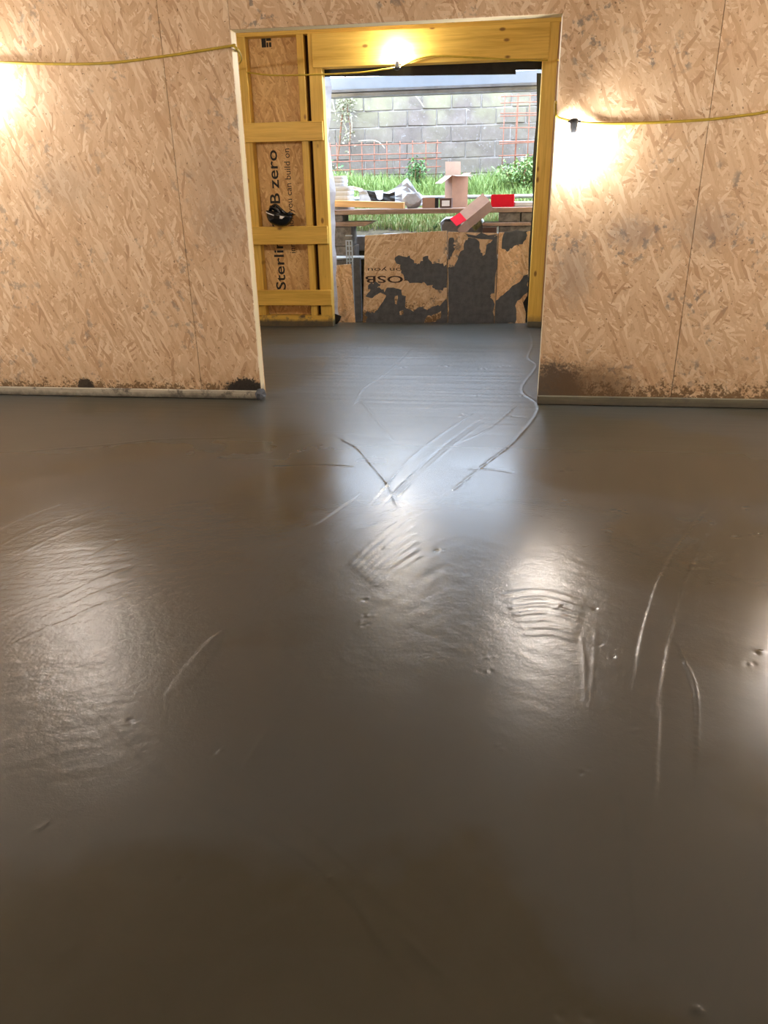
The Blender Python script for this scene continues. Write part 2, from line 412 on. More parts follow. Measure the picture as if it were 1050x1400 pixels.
def build_floor():
    X0, X1, Y0, Y1 = WL, WR, -4.95, 3.80
    ys = [Y0]
    while ys[-1] < Y1: ys.append(ys[-1] + 0.0055 + 0.0014 * (ys[-1] - Y0))
    ys = np.array(ys); ys *= 1.0; ys[-1] = Y1; ny = len(ys)
    xs = [0.0]
    while xs[-1] < 5.0: xs.append(xs[-1] + 0.0065 + 0.0030 * max(0, abs(xs[-1]) - 1.2))
    xs = np.array(sorted([X0] + [-v for v in xs[1:] if -v > X0] + [v for v in xs if v < X1] + [X1])); nx = len(xs)
    Xg, Yg = np.meshgrid(xs, ys)
    H = 0.0016 * fbm(Xg * 1.3, Yg * 1.3, 3, 3)
    def F(px, py): q = P(px, py, z=0); return q.x, q.y
    def blob(px, py, rx, ry):
        x, y = F(px, py); return np.exp(-(((Xg - x) / rx) ** 2 + ((Yg - y) / ry) ** 2))
    def rot(a): c, s = math.cos(a), math.sin(a); return Xg * c + Yg * s, -Xg * s + Yg * c
    # coarse trowelled zones
    edge = fbm(Xg * 2.2, Yg * 2.2, 40, 4)
    left = np.clip(blob(110, 830, 1.0, 0.95) * (1.6 + 1.5 * edge) - 0.25, 0, 1)
    left2 = np.clip(blob(60, 1010, 0.8, 0.5) * (1.3 + 1.5 * edge) - 0.25, 0, 1)
    mid = np.clip(blob(740, 840, 0.75, 0.85) * (1.5 + 1.5 * edge) - 0.25, 0, 1)
    cen = np.clip(blob(530, 770, 0.5, 0.7) * (1.3 + 1.5 * edge) - 0.25, 0, 1)
    film = np.clip(np.maximum.reduce([left, left2, mid, cen * 0.8]) + np.clip(fbm(Xg * 1.0, Yg * 1.0, 60, 6) * 4.5 + .12 - .10 * Xg, 0, .75), 0, 1)
    a, b = rot(0.35); H += left * 0.0010 * fbm(a * 4, b * 26, 11, 3)
    a, b = rot(-0.5); H += mid * 0.0010 * fbm(a * 7, b * 18, 21, 3)
    a, b = rot(0.9); H += cen * 0.0012 * fbm(a * 6, b * 20, 31, 3)
    far = np.clip((Yg + 1.2) / 1.5, 0, 1)
    H += far * 0.0018 * fbm(Xg * 1.2, Yg * 17, 51, 3) + 0.0004 * fbm(Xg * 4, Yg * 4, 71, 3)
    H += (0.0008 * left + 0.0004 * mid) * fbm(Xg * 38, Yg * 38, 81, 2)
    # drawn lines: trowel edges and ridges
    def line(pts, hh, wd, step=0.0):
        q = [Vector((*F(*p), 0)) for p in pts]; q = smooth_path(q, 6)
        nonlocal H
        xa = min(v.x for v in q) - 0.3; xb = max(v.x for v in q) + 0.3; ya = min(v.y for v in q) - 0.3; yb = max(v.y for v in q) + 0.3
        i0, i1 = np.searchsorted(ys, [ya, yb]); j0, j1 = np.searchsorted(xs, [xa, xb])
        gx = Xg[i0:i1, j0:j1]; gy = Yg[i0:i1, j0:j1]
        if gx.size == 0: return
        best = np.full(gx.shape, 9.0); sg = np.zeros(gx.shape)
        for p0, p1 in zip(q[:-1], q[1:]):
            dx, dy = p1.x - p0.x, p1.y - p0.y; L2 = dx * dx + dy * dy + 1e-9
            tt = np.clip(((gx - p0.x) * dx + (gy - p0.y) * dy) / L2, 0, 1)
            ex = gx - p0.x - tt * dx; ey = gy - p0.y - tt * dy; d = np.hypot(ex, ey)
            s = np.sign(dx * (gy - p0.y) - dy * (gx - p0.x)); k = d < best
            best = np.where(k, d, best); sg = np.where(k, s, sg)
        wob = 0.6 + 0.8 * np.abs(vnoise(gx * 9, gy * 9, 5)) * 2
        H[i0:i1, j0:j1] += hh * wob * np.exp(-(best / wd) ** 2) + step * sg * np.exp(-best / 0.12) * (best < 0.3)
    line([(40, 616), (90, 612), (150, 607), (220, 600), (310, 598)], 0.0026, 0.009, 0.0004)
    line([(375, 637), (405, 636), (440, 635), (480, 637)], -0.0024, 0.008)
    line([(640, 640), (672, 641), (700, 645)], -0.0020, 0.008)
    line([(700, 568), (720, 570), (735, 571)], -0.0020, 0.008)
    line([(470, 602), (488, 612), (512, 640), (530, 662), (541, 688)], 0.0018, 0.010, 0.0006)
    line([(524, 668), (560, 628), (600, 596), (645, 566)], 0.0016, 0.010, 0.0008)
    line([(537, 674), (575, 637), (615, 602), (655, 574)], -0.0018, 0.009, 0.0006)
    line([(545, 676), (583, 640), (622, 606), (660, 578)], 0.0014, 0.009, 0.0)
    line([(487, 548), (498, 530), (530, 508), (560, 480)], 0.0012, 0.012, 0.0007)
    line([(495, 550), (515, 575), (535, 600)], 0.0012, 0.012, 0.0007)
    line([(724, 450), (728, 470), (722, 488), (733, 500), (713, 532), (736, 556), (705, 600), (660, 636), (620, 668)], 0.0024, 0.011, 0.0006)
    line([(640, 600), (670, 585), (700, 560)], 0.001, 0.012, 0.0007)
    line([(430, 592), (455, 590), (478, 592)], 0.0006, 0.012, 0.0004)
    line([(962, 700), (930, 742), (902, 790), (882, 850), (872, 896)], 0.0016, 0.006, 0.0009)
    line([(972, 712), (938, 790), (917, 850), (902, 920), (893, 980)], 0.0016, 0.006, 0.0)
    line([(945, 770), (922, 830), (910, 900), (900, 960)], -0.0012, 0.006, 0.0)
    line([(920, 850), (905, 930), (900, 1000), (898, 1070)], 0.0010, 0.005, -0.0005)
    line([(936, 905), (949, 935), (953, 975), (952, 1010)], 0.0018, 0.006, 0.0009)
    line([(338, 1062), (370, 1090), (400, 1115), (460, 1165), (500, 1205)], 0.0010, 0.0050, 0.0004)
    line([(440, 1180), (480, 1220), (517, 1285)], 0.0008, 0.0050, 0.0)
    line([(335, 1045), (350, 1020), (366, 998)], 0.0012, 0.005, 0.0)
    line([(552, 1278), (590, 1315), (630, 1350)], 0.0009, 0.0050, 0.0)
    line([(80, 1305), (110, 1285), (140, 1265)], 0.0006, 0.006, 0.0)
    line([(150, 990), (220, 1060), (330, 1120), (440, 1190), (520, 1290)], 0.0, 0.01, 0.0005)
    line([(240, 720), (330, 735), (420, 720), (470, 690)], 0.0, 0.01, 0.0006)
    line([(850, 1100), (862, 1200), (868, 1300)], 0.0, 0.01, 0.0005)
    for k in range(7):
        line([(226 + k * 6, 950 - k * 3), (256 + k * 6, 908 - k * 3), (288 + k * 3, 872 - k * 2)], 0.0010, 0.006)
    for k in range(16):
        ox, oy = rnd.uniform(20, 200), rnd.uniform(690, 960)
        line([(ox - 45, oy + 22), (ox, oy), (ox + 50, oy - 18)], rnd.uniform(.0006, .0013), 0.009)
    for k in range(7):
        line([(690 + k * 5, 812 + k * 9), (738 + k * 3, 806 + k * 10), (795 - k * 2, 820 + k * 9)], 0.0016, 0.013)
    for k in range(7):
        line([(480 + k * 6, 770 + k * 5), (510 + k * 6, 740 + k * 6), (560 + k * 2, 700 + k * 10)], 0.0010, 0.014)
    line([(795, 870), (800, 920), (800, 960)], 0.0010, 0.006); line([(815, 860), (810, 930), (806, 965)], 0.0010, 0.006)
    pits = [(772, 684), (832, 724), (800, 744), (848, 697), (1005, 732), (1038, 731), (668, 898), (664, 916), (813, 831), (836, 896),
            (865, 995), (683, 1020), (497, 818), (494, 850), (527, 748), (600, 752), (245, 1200), (768, 1385), (805, 1390), (610, 500),
            (653, 540), (655, 503), (506, 475), (550, 502), (295, 1028), (160, 738), (1040, 890), (690, 500), (632, 566), (955, 1380)]
    pits += [(767 + k * 7, 641 + (k % 2) * 1.5) for k in range(3)] + [(775 + k * 7, 618) for k in range(3)] + [(820, 880), (1025, 905), (610, 1150), (500, 840), (715, 540)]
    pits += [(rnd.uniform(20, 1040), rnd.uniform(600, 1390)) for _ in range(7)]
    for (px, py) in pits:
        x, y = F(px, py); dist = math.hypot(x, y + CD); sz = 0.0022 * dist
        for k in range(6):
            ox, oy = rnd.gauss(0, sz * 2.0), rnd.gauss(0, sz * 1.3); rr = max(0.0065, sz * rnd.uniform(.5, 1.0)); s = rnd.choice((-.30, -.22, .22, .16)) * rr
            i0, i1 = np.searchsorted(ys, [y - 0.12, y + 0.12]); j0, j1 = np.searchsorted(xs, [x - 0.12, x + 0.12])
            H[i0:i1, j0:j1] += s * np.exp(-((Xg[i0:i1, j0:j1] - x - ox) ** 2 + (Yg[i0:i1, j0:j1] - y - oy) ** 2) / rr ** 2)
    H -= H.mean(); H -= 0.004
    co = np.stack([Xg, Yg, H], -1).reshape(-1, 3)
    idx = np.arange(nx * ny).reshape(ny, nx)
    q = np.stack([idx[:-1, :-1], idx[:-1, 1:], idx[1:, 1:], idx[1:, :-1]], -1).reshape(-1, 4)
    n0 = len(co)
    extra = np.array([(WL, WB, -.004), (WR, WB, -.004), (WR, Y0, -.004), (WL, Y0, -.004)])
    co = np.vstack([co, extra]); q = np.vstack([q, [[n0, n0 + 1, n0 + 2, n0 + 3]]])
    me = bpy.data.meshes.new('floor'); me.vertices.add(len(co)); me.vertices.foreach_set('co', co.astype(np.float32).ravel())
    me.loops.add(q.size); me.loops.foreach_set('vertex_index', q.astype(np.int32).ravel())
    me.polygons.add(len(q)); me.polygons.foreach_set('loop_start', np.arange(0, q.size, 4, dtype=np.int32))
    me.polygons.foreach_set('loop_total', np.full(len(q), 4, dtype=np.int32)); me.update(calc_edges=True)
    me.polygons.foreach_set('use_smooth', np.ones(len(q), dtype=bool))
    for nm, arr in (('patch', np.maximum.reduce([left, left2 * .6, mid * 0.6, cen * 0.5])), ('film', film)):
        at = me.attributes.new(nm, 'FLOAT', 'POINT'); at.data.foreach_set('value', np.append(arr.ravel(), [0] * 4).astype(np.float32))
    me.materials.append(M['floor'])
    o = bpy.data.objects.new('floor', me); C.objects.link(o)
    tag(o, 'wet grey-brown poured concrete screed floor with trowel marks', 'floor', kind='structure')
build_floor()

# ------------------------------------------------------------------ front wall
wf = thing('wall_front', (0, 0, 0), label='flake board clad wall with a wide doorway opening', cat='wall', kind='structure')
T = 0.018
prism('osb_sheet', [(-4.9, 0.0), (SEAM_L - .002, 0.0), (SEAM_L - .002, CEIL), (-4.9, CEIL)], 0, T, 'osb_l', wf)
prism('osb_sheet', [(SEAM_L + .002, 0.0), (XL, 0.0), (XL, CEIL), (SEAM_L + .002, CEIL)], 0, T, 'osb_l', wf)
prism('osb_sheet', [(XL + .003, HEAD), (XR, HEAD), (XR, 0.0), (SEAM_R - .002, 0.0), (SEAM_R - .002, CEIL), (XL + .003, CEIL)], 0, T, 'osb_r', wf)
prism('osb_sheet', [(SEAM_R + .002, 0.0), (WR, 0.0), (WR, CEIL), (SEAM_R + .002, CEIL)], 0, T, 'osb_r', wf)
box('stud', (XL - .045, T, 0), (XL - .001, .125, HEAD + .045), 'palez', wf)
box('stud', (XR + .001, T, 0), (XR + .045, .125, HEAD + .045), 'palez', wf)
box('lintel', (XL, T, HEAD + .001), (XR, .125, HEAD + .045), 'palex', wf)
for x in (SEAM_L, SEAM_R): box('stud', (x - .03, T, 0), (x + .03, .122, CEIL), 'gap', wf)
prism('rear_sheet', [(-4.9, 0), (XL - .002, 0), (XL - .002, HEAD + .002), (XR + .002, HEAD + .002), (XR + .002, 0), (WR, 0), (WR, CEIL), (-4.9, CEIL)], .125, .14, 'osb_in', wf)

def batten(name, x0, x1, mat, label):
    tag(box(name, (x0, -.028, 0), (x1, -.0005, .066), mat, bev=.004), label, 'batten', kind='structure')
batten('trim_1', -4.9, XL + 0.01, 'sole_l', 'pale grey cement-splashed batten along the foot of the wall')
batten('trim_2', XR - .005, WR, 'sole_r', 'dark damp timber batten along the foot of the wall')

# other walls and ceiling of the room (outside the picture)
tag(box('wall_left', (WL - .1, WB, 0), (WL, .0, CEIL), 'osb_side'), 'flake board side wall of the room', 'wall', kind='structure')
tag(box('wall_right', (WR, WB, 0), (WR + .1, .0, CEIL), 'osb_side'), 'flake board side wall of the room', 'wall', kind='structure')
tag(box('wall_back', (WL - .1, WB - .1, 0), (WR + .1, WB, CEIL), 'osb_l'), 'flake board back wall of the room', 'wall', kind='structure')
tag(box('ceiling', (WL - .1, WB - .1, CEIL), (WR + .1, YI + .3, CEIL + .12), 'ceil'), 'boarded ceiling over both rooms', 'ceiling', kind='structure')
tag(box('wall_far_left', (WL - .1, .14, 0), (WL, YI, CEIL), 'osb_side'), 'flake board side wall of the far room', 'wall', kind='structure')
tag(box('wall_far_right', (WR, .14, 0), (WR + .1, YI, CEIL), 'osb_side'), 'flake board side wall of the far room', 'wall', kind='structure')

# ------------------------------------------------------------------ far stud wall
wi = thing('wall_far', (0, YI, 0), label='yellow timber stud wall with rails around the outside doorway', cat='wall', kind='structure')
D = 0.14
def xat(px, py): return P(px, py, y=YI).x
s1a, s1b, s2a = xat(416, 257), xat(425, 257), xat(430.5, 257)
box('osb_sheet', (WL, YI + D, 0), (s1b + .05, YI + D + .018, CEIL), 'osb_in', wi, 0)
box('osb_sheet', (OR + .10, YI + D, 0), (WR, YI + D + .018, CEIL), 'osb_in', wi, 0)
box('sole_plate', (WL, YI, -.005), (OL, YI + D, .125), 'ysole', wi)
box('sole_plate', (OR, YI - .012, -.005), (WR, YI + D, .06), 'sole_r', wi)
box('top_plate', (WL, YI, 3.085), (WR, YI + D, 3.20), 'yx', wi)
box('head_plate', (WL, YI, 3.20), (WR, YI + D, CEIL), 'yx', wi, 0)
for x in (-4.5, -3.9, -3.3): box('stud', (x, YI, .125), (x + .045, YI + D, 3.085), 'yz', wi)
box('stud', (xat(334, 100) - .22, YI, .125), (xat(331, 100) + .055, YI + D, 3.085), 'yz', wi)
box('stud', (s1a, YI, .125), (s1b, YI + D, 3.085), 'yz', wi)
box('gap_shade_strip', (s1b + .0005, YI + .09, .125), (s2a - .0005, YI + D - .001, 3.085), 'gap', wi, 0)  # dark strip: shade of the cavity between the studs put into its colour
box('stud', (s2a, YI, .125), (OL, YI + D, 3.085), 'yz', wi)
for za, zb, xo in ((2.055, 2.25, -.012), (.957, 1.158, -.01), (.252, .432, .0)):
    box('rail', (-3.3, YI - .042, za), (OL + xo, YI - .0005, zb), 'yx', wi, .004)
box('header', (xat(427, 70), YI - .022, OT), (xat(750, 70), YI + D, 3.084), 'yx', wi, .003)
box('stud', (OR, YI, .061), (xat(757.5, 150), YI + D, 3.085), 'yz', wi)
box('stud', (xat(757.5, 150) + .002, YI - .004, .061), (OR + .30, YI + D, 3.085), 'brownz', wi)
for x in (1.3, 1.9, 2.5, 3.1): box('stud', (x, YI, .061), (x + .045, YI + D, 3.085), 'yz', wi)

def lettering(name, s, h, mat, origin, xdir, zdir, parent, bold=0.0, width=None, depth=.0008, mirror=1):
    """flat printed text on a face whose outward normal is -y"""
    cu = bpy.data.curves.new(name, 'FONT'); cu.body = s; cu.size = 1.0; cu.offset = bold; cu.resolution_u = 3
    to = bpy.data.objects.new(name + '_t', cu); C.objects.link(to)
    dg = bpy.context.evaluated_depsgraph_get(); dg.update()
    me = bpy.data.meshes.new_from_object(to.evaluated_get(dg))
    xs_ = [v.co.x for v in me.vertices]; ys_ = [v.co.y for v in me.vertices]
    x0, x1 = min(xs_), max(xs_); hh = 0.73
    kx = (width / (x1 - x0)) if width else h / hh; kz = h / hh
    X = Vector(xdir); Z = Vector(zdir); vs = [Vector(origin) + X * ((v.co.x - x0) * kx) + Z * (v.co.y * kz) for v in me.vertices]
    fs = [list(p.vertices) for p in me.polygons]
    bpy.data.objects.remove(to); bpy.data.meshes.remove(me)
    o = mk(name, vs, fs, mat, parent)
    return o

YP = YI + D - .0015
for wd_, pa, pb in (('SterlingOSB', (386, 396), (380.5, 264)), ('zero', (380.5, 258), (378, 205))):
    a = P(*pa, y=YP); b = P(*pb, y=YP)
    lettering('printed_lettering', wd_, .125, 'print', (P(380.5, 300, y=YP).x + .035, YP, a.z), (0, 0, 1), (-1, 0, 0), wi, .012, width=(b.z - a.z))
a2 = P(404, 346, y=YP); b2 = P(395, 203, y=YP)
lettering('printed_lettering', 'innovation you can build on', .075, 'print', a2, (0, 0, 1), (-1, 0, 0), wi, .0, width=(b2.z - a2.z))
# stamp near the top of the same sheet
q = P(358, 65, y=YP)
for k, (dx, dz, ww, hh) in enumerate(((0, .0, .05, .10), (.055, .06, .055, .03), (.055, .0, .02, .045), (.085, .0, .025, .045))):
    prism('printed_stamp', [(q.x + dx, q.z + dz), (q.x + dx + ww, q.z + dz), (q.x + dx + ww, q.z + dz + hh), (q.x + dx, q.z + dz + hh)], YP - .0005, YP, 'print', wi)

# membranes round the outside doorway
def strip(name, left, right, mat, ys2, label, cat, parent=None):
    vs = []; n = len(left)
    for (l, r) in zip(left, right): vs += [l, r]
    vs2 = [Vector(v) + Vector((0, .004, 0)) for v in vs]
    N = len(vs); fs = [[2 * i, 2 * i + 1, 2 * i + 3, 2 * i + 2] for i in range(n - 1)]
    fs += [[N + a for a in reversed(f)] for f in fs]
    fs += [[2 * i, 2 * i + 2, N + 2 * i + 2, N + 2 * i] for i in range(n - 1)] + [[2 * i + 1, N + 2 * i + 1, N + 2 * i + 3, 2 * i + 3] for i in range(n - 1)]
    fs += [[0, N, N + 1, 1], [N - 2, N - 1, 2 * N - 1, 2 * N - 2]]
    return tag(mk(name, vs + vs2, fs, mat), label, cat)
L, R = [], []
for i in range(24):
    py = 103 + i * (437 - 103) / 23
    e = 441 + (py - 103) * 0.043 + 1.5 * math.sin(i * .8) + 1.0 * math.sin(i * 1.9)
    wd = 8 + 2 * math.sin(i * .55 + 1)
    L.append(P(e - 4, py, y=YI + .15)); R.append(P(e + wd, py, y=YI + .26 + .01 * math.sin(i)))
strip('door_membrane', L, R, 'white_mem', 0, 'wavy white membrane strip hanging down the doorway side beside the stud', 'membrane')
zt = OT + .02
tag(prism('door_membrane', [(OL - .1, P(445, 105, y=YI + .2).z), (P(705, 103, y=YI + .2).x, P(705, 102, y=YI + .2).z), (P(705, 97, y=YI + .2).x, P(717, 96, y=YI + .2).z), (OR + .1, P(735, 96, y=YI + .2).z), (OR + .1, zt + .3), (OL - .1, zt + .3)], YI + .17, YI + .19, 'black'),
    'black membrane band hanging under the doorway header', 'membrane')
L = [P(735 - (y_ - 100) * .045 + 1.2 * math.sin(y_ * .05), y_, y=YI + .16) for y_ in range(100, 445, 15)]
R = [v + Vector((.05, .02, 0)) for v in L]
strip('door_membrane', L, R, 'black', 0, 'thin black membrane edge running down beside the yellow doorway post', 'membrane')
tag(prism('membrane_scrap', [(P(a_, b_, y=YI + .18).x, P(a_, b_, y=YI + .18).z) for a_, b_ in ((453, 443), (452, 418), (456, 428), (467, 432), (465, 438), (461, 443))], YI + .165, YI + .18, 'black'),
    'torn black plastic scrap at the foot of the white membrane', 'plastic scrap')

# ------------------------------------------------------------------ festoon cable and lamps
pts = [P(a_, b_, y=-.012) for a_, b_ in ((-330, 40), (-200, 70), (-90, 83), (0, 85), (80, 87.5), (150, 86), (220, 77.5), (270, 70), (318, 62.5))]
pts += [Vector((XL + .006, .02, pts[-1].z + .005)), Vector((XL + .008, .13, pts[-1].z - .01)), Vector((-2.3, 1.8, 2.62))]
pts += [P(a_, b_, y=YI - .035) for a_, b_ in ((322, 96), (345, 100), (375, 103), (430, 102), (470, 100.5), (498, 98.5), (520, 95.5))]
pts += [P(543, 92, y=YI - .045)]
pts += [P(a_, b_, y=YI - .035) for a_, b_ in ((556, 87), (568, 81.5), (591, 76.5), (636, 78), (687, 81), (740, 82.8), (763, 82))]
pts += [Vector((.62, 1.9, 2.45)), Vector((.41, .18, 2.06)), Vector((XR - .004, .10, 2.05))]
pts += [Vector((XR - .006, -.004, P(760, 156, y=0).z)), P(764, 161, y=-.012), P(785, 166, y=-.03), P(820, 169, y=-.012), P(880, 168, y=-.012), P(960, 164, y=-.012), P(1010, 158.5, y=-.012), P(1050, 152.5, y=-.012), P(1130, 132, y=-.012), P(1220, 102, y=-.012), P(1300, 75, y=-.03), P(1380, 50, y=-.012)]
tag(tube('lamp_cable', smooth_path(pts, 5), .0085, 'cable', k=8), 'long yellow festoon cable strung along the walls and through the doorway', 'cable')

vs, fs = boxgeo((XL - .03, -.06, 0), (XL + .035, .03, .075), .02)
tag(mk('cement_lump', [(a_ + rnd.gauss(0, .006), b_ + rnd.gauss(0, .006), c_ + rnd.gauss(0, .006)) for a_, b_, c_ in vs], fs, 'cement'), 'dark dried cement lump on the batten end at the opening corner', 'cement')

def lamp(pos, label, flip=False):
    """pos = cable point; a dark holder clamps the cable and the bulb hangs below (or stands above)"""
    s = -1 if flip else 1
    t = thing('festoon_lamp', pos, (math.pi if flip else 0, 0, 0), label, 'lamp', 'festoon lamps on the yellow cable')
    h = lathe('lamp_holder', [(0, .018), (.012, .018), (.024, .014), (.030, .004), (.026, -.012), (.023, -.04), (.0195, -.066), (.019, -.07), (0, -.07)], 'holder', t, 18, world=False)
    box('cable_clamp', (-.042, -.009, -.010), (.042, .009, .006), 'holder', h, .003)
    lathe('bulb', [(.013, -.068), (.0145, -.078), (.021, -.092), (.0275, -.106), (.030, -.122), (.0275, -.138), (.020, -.149), (.010, -.154), (0, -.155)], 'bulb', t, 16, world=False)
    return t
lamp(P(785, 166, y=-.055), 'lit festoon lamp hanging on the wall beside the right jamb of the opening')
lamp(P(-50, 84, y=-.055), 'lit festoon lamp hanging on the wall left of the opening')
lamp(P(543, 93.5, y=YI - .06), 'lit festoon lamp standing up against the yellow header of the far doorway', True)
lamp(P(1300, 75, y=-.055), 'lit festoon lamp on the wall right of the flake board seam')
lamp(Vector((WL + .06, -3.4, 2.3)), 'added unseen fill lamp on the left side wall of the room')  # this pair is added beyond the view for general fill
lamp(Vector((WR - .06, -3.4, 2.3)), 'added unseen fill lamp on the right side wall of the room')
for y_, w_ in ((-1.3, 'near the opening wall'), (-5.8, 'near the back wall')):  # more unseen lamps added to raise the ambient light on the walls
    lamp(Vector((WL + .06, y_, 2.3)), 'added unseen fill lamp on the left side wall ' + w_)
    lamp(Vector((WR - .06, y_, 2.3)), 'added unseen fill lamp on the right side wall ' + w_)
lamp(Vector((-2.4, WB + .06, 2.3)), 'added unseen fill lamp on the back wall nearer the left corner')  # back wall pair added behind the camera for ambient light
lamp(Vector((1.6, WB + .06, 2.3)), 'added unseen fill lamp on the back wall nearer the right corner')
lamp(Vector((-3.0, .20, 2.5)), 'added hidden fill lamp on the far face of the opening wall, left part')  # pair added out of sight to brighten the far stud wall
lamp(Vector((1.7, .20, 2.5)), 'added hidden fill lamp on the far face of the opening wall, right part')

# ------------------------------------------------------------------ hard hat on the middle rail
def hard_hat():
    c = P(380, 291, y=YI - .06); zr = 1.158
    t = thing('hard_hat', (c.x, YI - .075, zr + .002), (0, math.radians(10), 0), 'black upturned hard hat resting on the middle yellow rail', 'helmet')
    # shell: upturned dome
    prof = [(0.0, .0), (.045, .006), (.085, .024), (.112, .052), (.126, .086), (.132, .12), (.134, .145), (.129, .145), (.121, .088), (.108, .056), (.08, .03), (.04, .014), (0, .010)]
    shell = lathe('shell', prof, 'helmet', t, 26, world=False, sx=1.18, sy=.72)
    rim = [(.158 * math.cos(a_), .097 * math.sin(a_), .146 + (.02 if math.cos(a_) > .5 else 0)) for a_ in [2 * math.pi * i / 32 for i in range(33)]]
    tube('rim', rim, .007, 'helmet', shell, 6)
    vs = []; fs = []
    for i in range(9):
        a_ = -.9 + 1.8 * i / 8
        for rr, z in ((1.0, .150), (1.22 if abs(i - 4) < 3 else 1.1, .162), (1.0, .140)):
            vs.append((.158 * rr * math.cos(a_), .097 * rr * math.sin(a_), z))
    for i in range(8):
        for k in range(3): fs.append([i * 3 + k, i * 3 + (k + 1) % 3, i * 3 + 3 + (k + 1) % 3, i * 3 + 3 + k])
    mk('peak', vs, fs, 'helmet', t, world=False)
    # harness and headband standing out of the open side
    band = [(-.03 + .085 * math.cos(a_), .05 * math.sin(a_), .168 + .035 * math.cos(a_ + 2.6)) for a_ in [2 * math.pi * i / 24 for i in range(25)]]
    tube('headband', band, .014, 'helmet', t, 6, world=False)
    tube('chin_strap', smooth_path([(-.12, .0, .15), (-.10, -.03, .19), (-.05, -.045, .228), (.0, -.04, .205), (.05, -.05, .175), (.10, -.05, .15)], 4), .017, 'helmet', t, 6, world=False)
    strap2 = [(.02, -.055, .15), (-.01, -.06, .185), (-.045, -.03, .205)]
    tube('chin_strap', smooth_path(strap2, 4), .008, 'helmet_g', t, 6, world=False)
    # white trims
    st = [(-.157 * math.cos(a_) * 1.0, -.098 * math.sin(a_), .133 - .02 * (a_ / 1.2) ** 2 * .6) for a_ in [.15 + 1.15 * i / 8 for i in range(9)]]
    tube('reflective_stripe', st, .0065, 'helmet_w', shell, 6)
    prism('sticker', [(.03, .098), (.055, .096), (.088, .128), (.03, .128)], -.103, -.085, 'helmet_w', shell)
hard_hat()

# ------------------------------------------------------------------ formwork boards at the doorway foot
YB = 3.78
def pz(px, py, y): q = P(px, py, y=y); return (q.x, q.z)
def board(name, pix, y0, th, mat, label, smears=(), sm='cement'):
    poly = [pz(*c, y0) for c in pix]
    x0 = sum(a_ for a_, _ in poly) / len(poly); z0 = min(b_ for _, b_ in poly)
    t = thing(name, (x0, y0, 0), label=label, cat='board')
    prism('panel', poly, y0, y0 + th, mat, t)
    for sp in smears:
        prism('cement_smear', rough_poly([pz(*c, y0) for c in sp]), y0 - .004, y0 - .0002, sm, t, jitter=.002)
    return t
def rough_poly(poly, n=4, amp=.012):
    out = []
    for i, (a_, b_) in enumerate(poly):
        c_, d_ = poly[(i + 1) % len(poly)]
        for k in range(n):
            f = k / n; out.append((a_ + (c_ - a_) * f + (rnd.gauss(0, amp) if k else 0), max(-.01, b_ + (d_ - b_) * f + (rnd.gauss(0, amp) if k else 0))))
    return out
bA = board('formwork_board', [(496, 444), (499, 322), (611, 315.5), (611, 444)], YB, .018, 'osb_board', 'orange flake board with upside-down lettering and grey cement smears in the doorway',
      smears=[[(540, 352), (560, 349), (570, 360), (573, 362), (582, 350), (590, 358), (600, 360), (610.5, 361), (610.5, 392), (604, 397), (594, 394), (588, 390), (578, 386), (560, 387), (552, 377), (547, 365)],
              [(500, 405), (512, 389), (522, 396), (530, 393), (545, 395), (555, 405), (554, 420), (565, 426), (575, 420), (584, 424), (592, 419), (600, 418), (610.5, 408), (610.5, 442), (500, 442), (502, 425), (512, 428), (516, 410)],
              [(503, 391), (512, 385), (520, 387), (518, 392), (505, 396)]])
# ochre patches left clean inside the lower smear
for sp in ([(508, 409), (520, 400), (528, 404), (524, 412), (516, 424), (512, 428)], [(546, 426), (551, 424), (552, 430), (547, 431)], [(580, 441), (584, 432), (592, 430), (603, 425), (602, 436), (592, 440)], [(540, 405), (544, 404), (543, 416), (540, 415)]):
    prism('clean_patch', rough_poly([pz(*c, YB) for c in sp], 3, .005), YB - .0055, YB - .0041, 'osb_board', bA)
q0 = P(498, 389, y=YB); q1 = P(500, 372, y=YB)
# printing is upside down: it runs from right to left
bl = P(501, 379.5, y=YB); lettering('printed_lettering', 'lingOSB', .085, 'print_br', (P(590, 379.5, y=YB).x, YB - .001, P(501, 377.5, y=YB).z), (-1, 0, 0), (0, 0, -1), bA, .012, width=P(590, 380, y=YB).x - P(499.5, 380, y=YB).x)
for wd_, p0_, p1_ in (('you', 529, 503), ('ation', 566, 533)):
    lettering('printed_lettering', wd_, .05, 'print_br', (P(p0_, 365, y=YB).x, YB - .001, P(504, 366.5, y=YB).z), (-1, 0, 0), (0, 0, -1), bA, .0, width=P(p0_, 365, y=YB).x - P(p1_, 365, y=YB).x)

bB = board('formwork_board', [(612, 444), (612, 320), (613, 317), (681, 319), (676, 444)], YB - .012, .018, 'osb_board', 'flake board almost wholly coated in dark grey cement in the doorway',
      smears=[[(612.5, 442), (612.5, 366), (622, 362), (628, 347), (634, 336), (640, 325), (655, 330), (657, 345), (660, 350), (665, 335), (672, 330), (680, 322), (676, 400), (670, 404), (674, 410), (675.5, 442)], [(613, 355), (613, 330), (620, 325), (624, 335), (617, 352)], [(636, 320), (680, 320), (675, 328), (640, 324)]])
bC = board('formwork_board', [(677, 444), (682, 318), (726, 316), (722, 385), (721, 404), (715, 414), (719, 428), (718, 444)], YB, .018, 'osb_pale', 'pale flake board with a diagonal cement smear and a broken corner',
      smears=[[(676.5, 442), (677.5, 411), (692, 399), (706, 388), (721.5, 375), (721, 400), (710, 410), (706, 425), (704, 442)], [(690, 317), (722, 316), (719, 328), (712, 334), (703, 336), (694, 344), (686, 340)]])
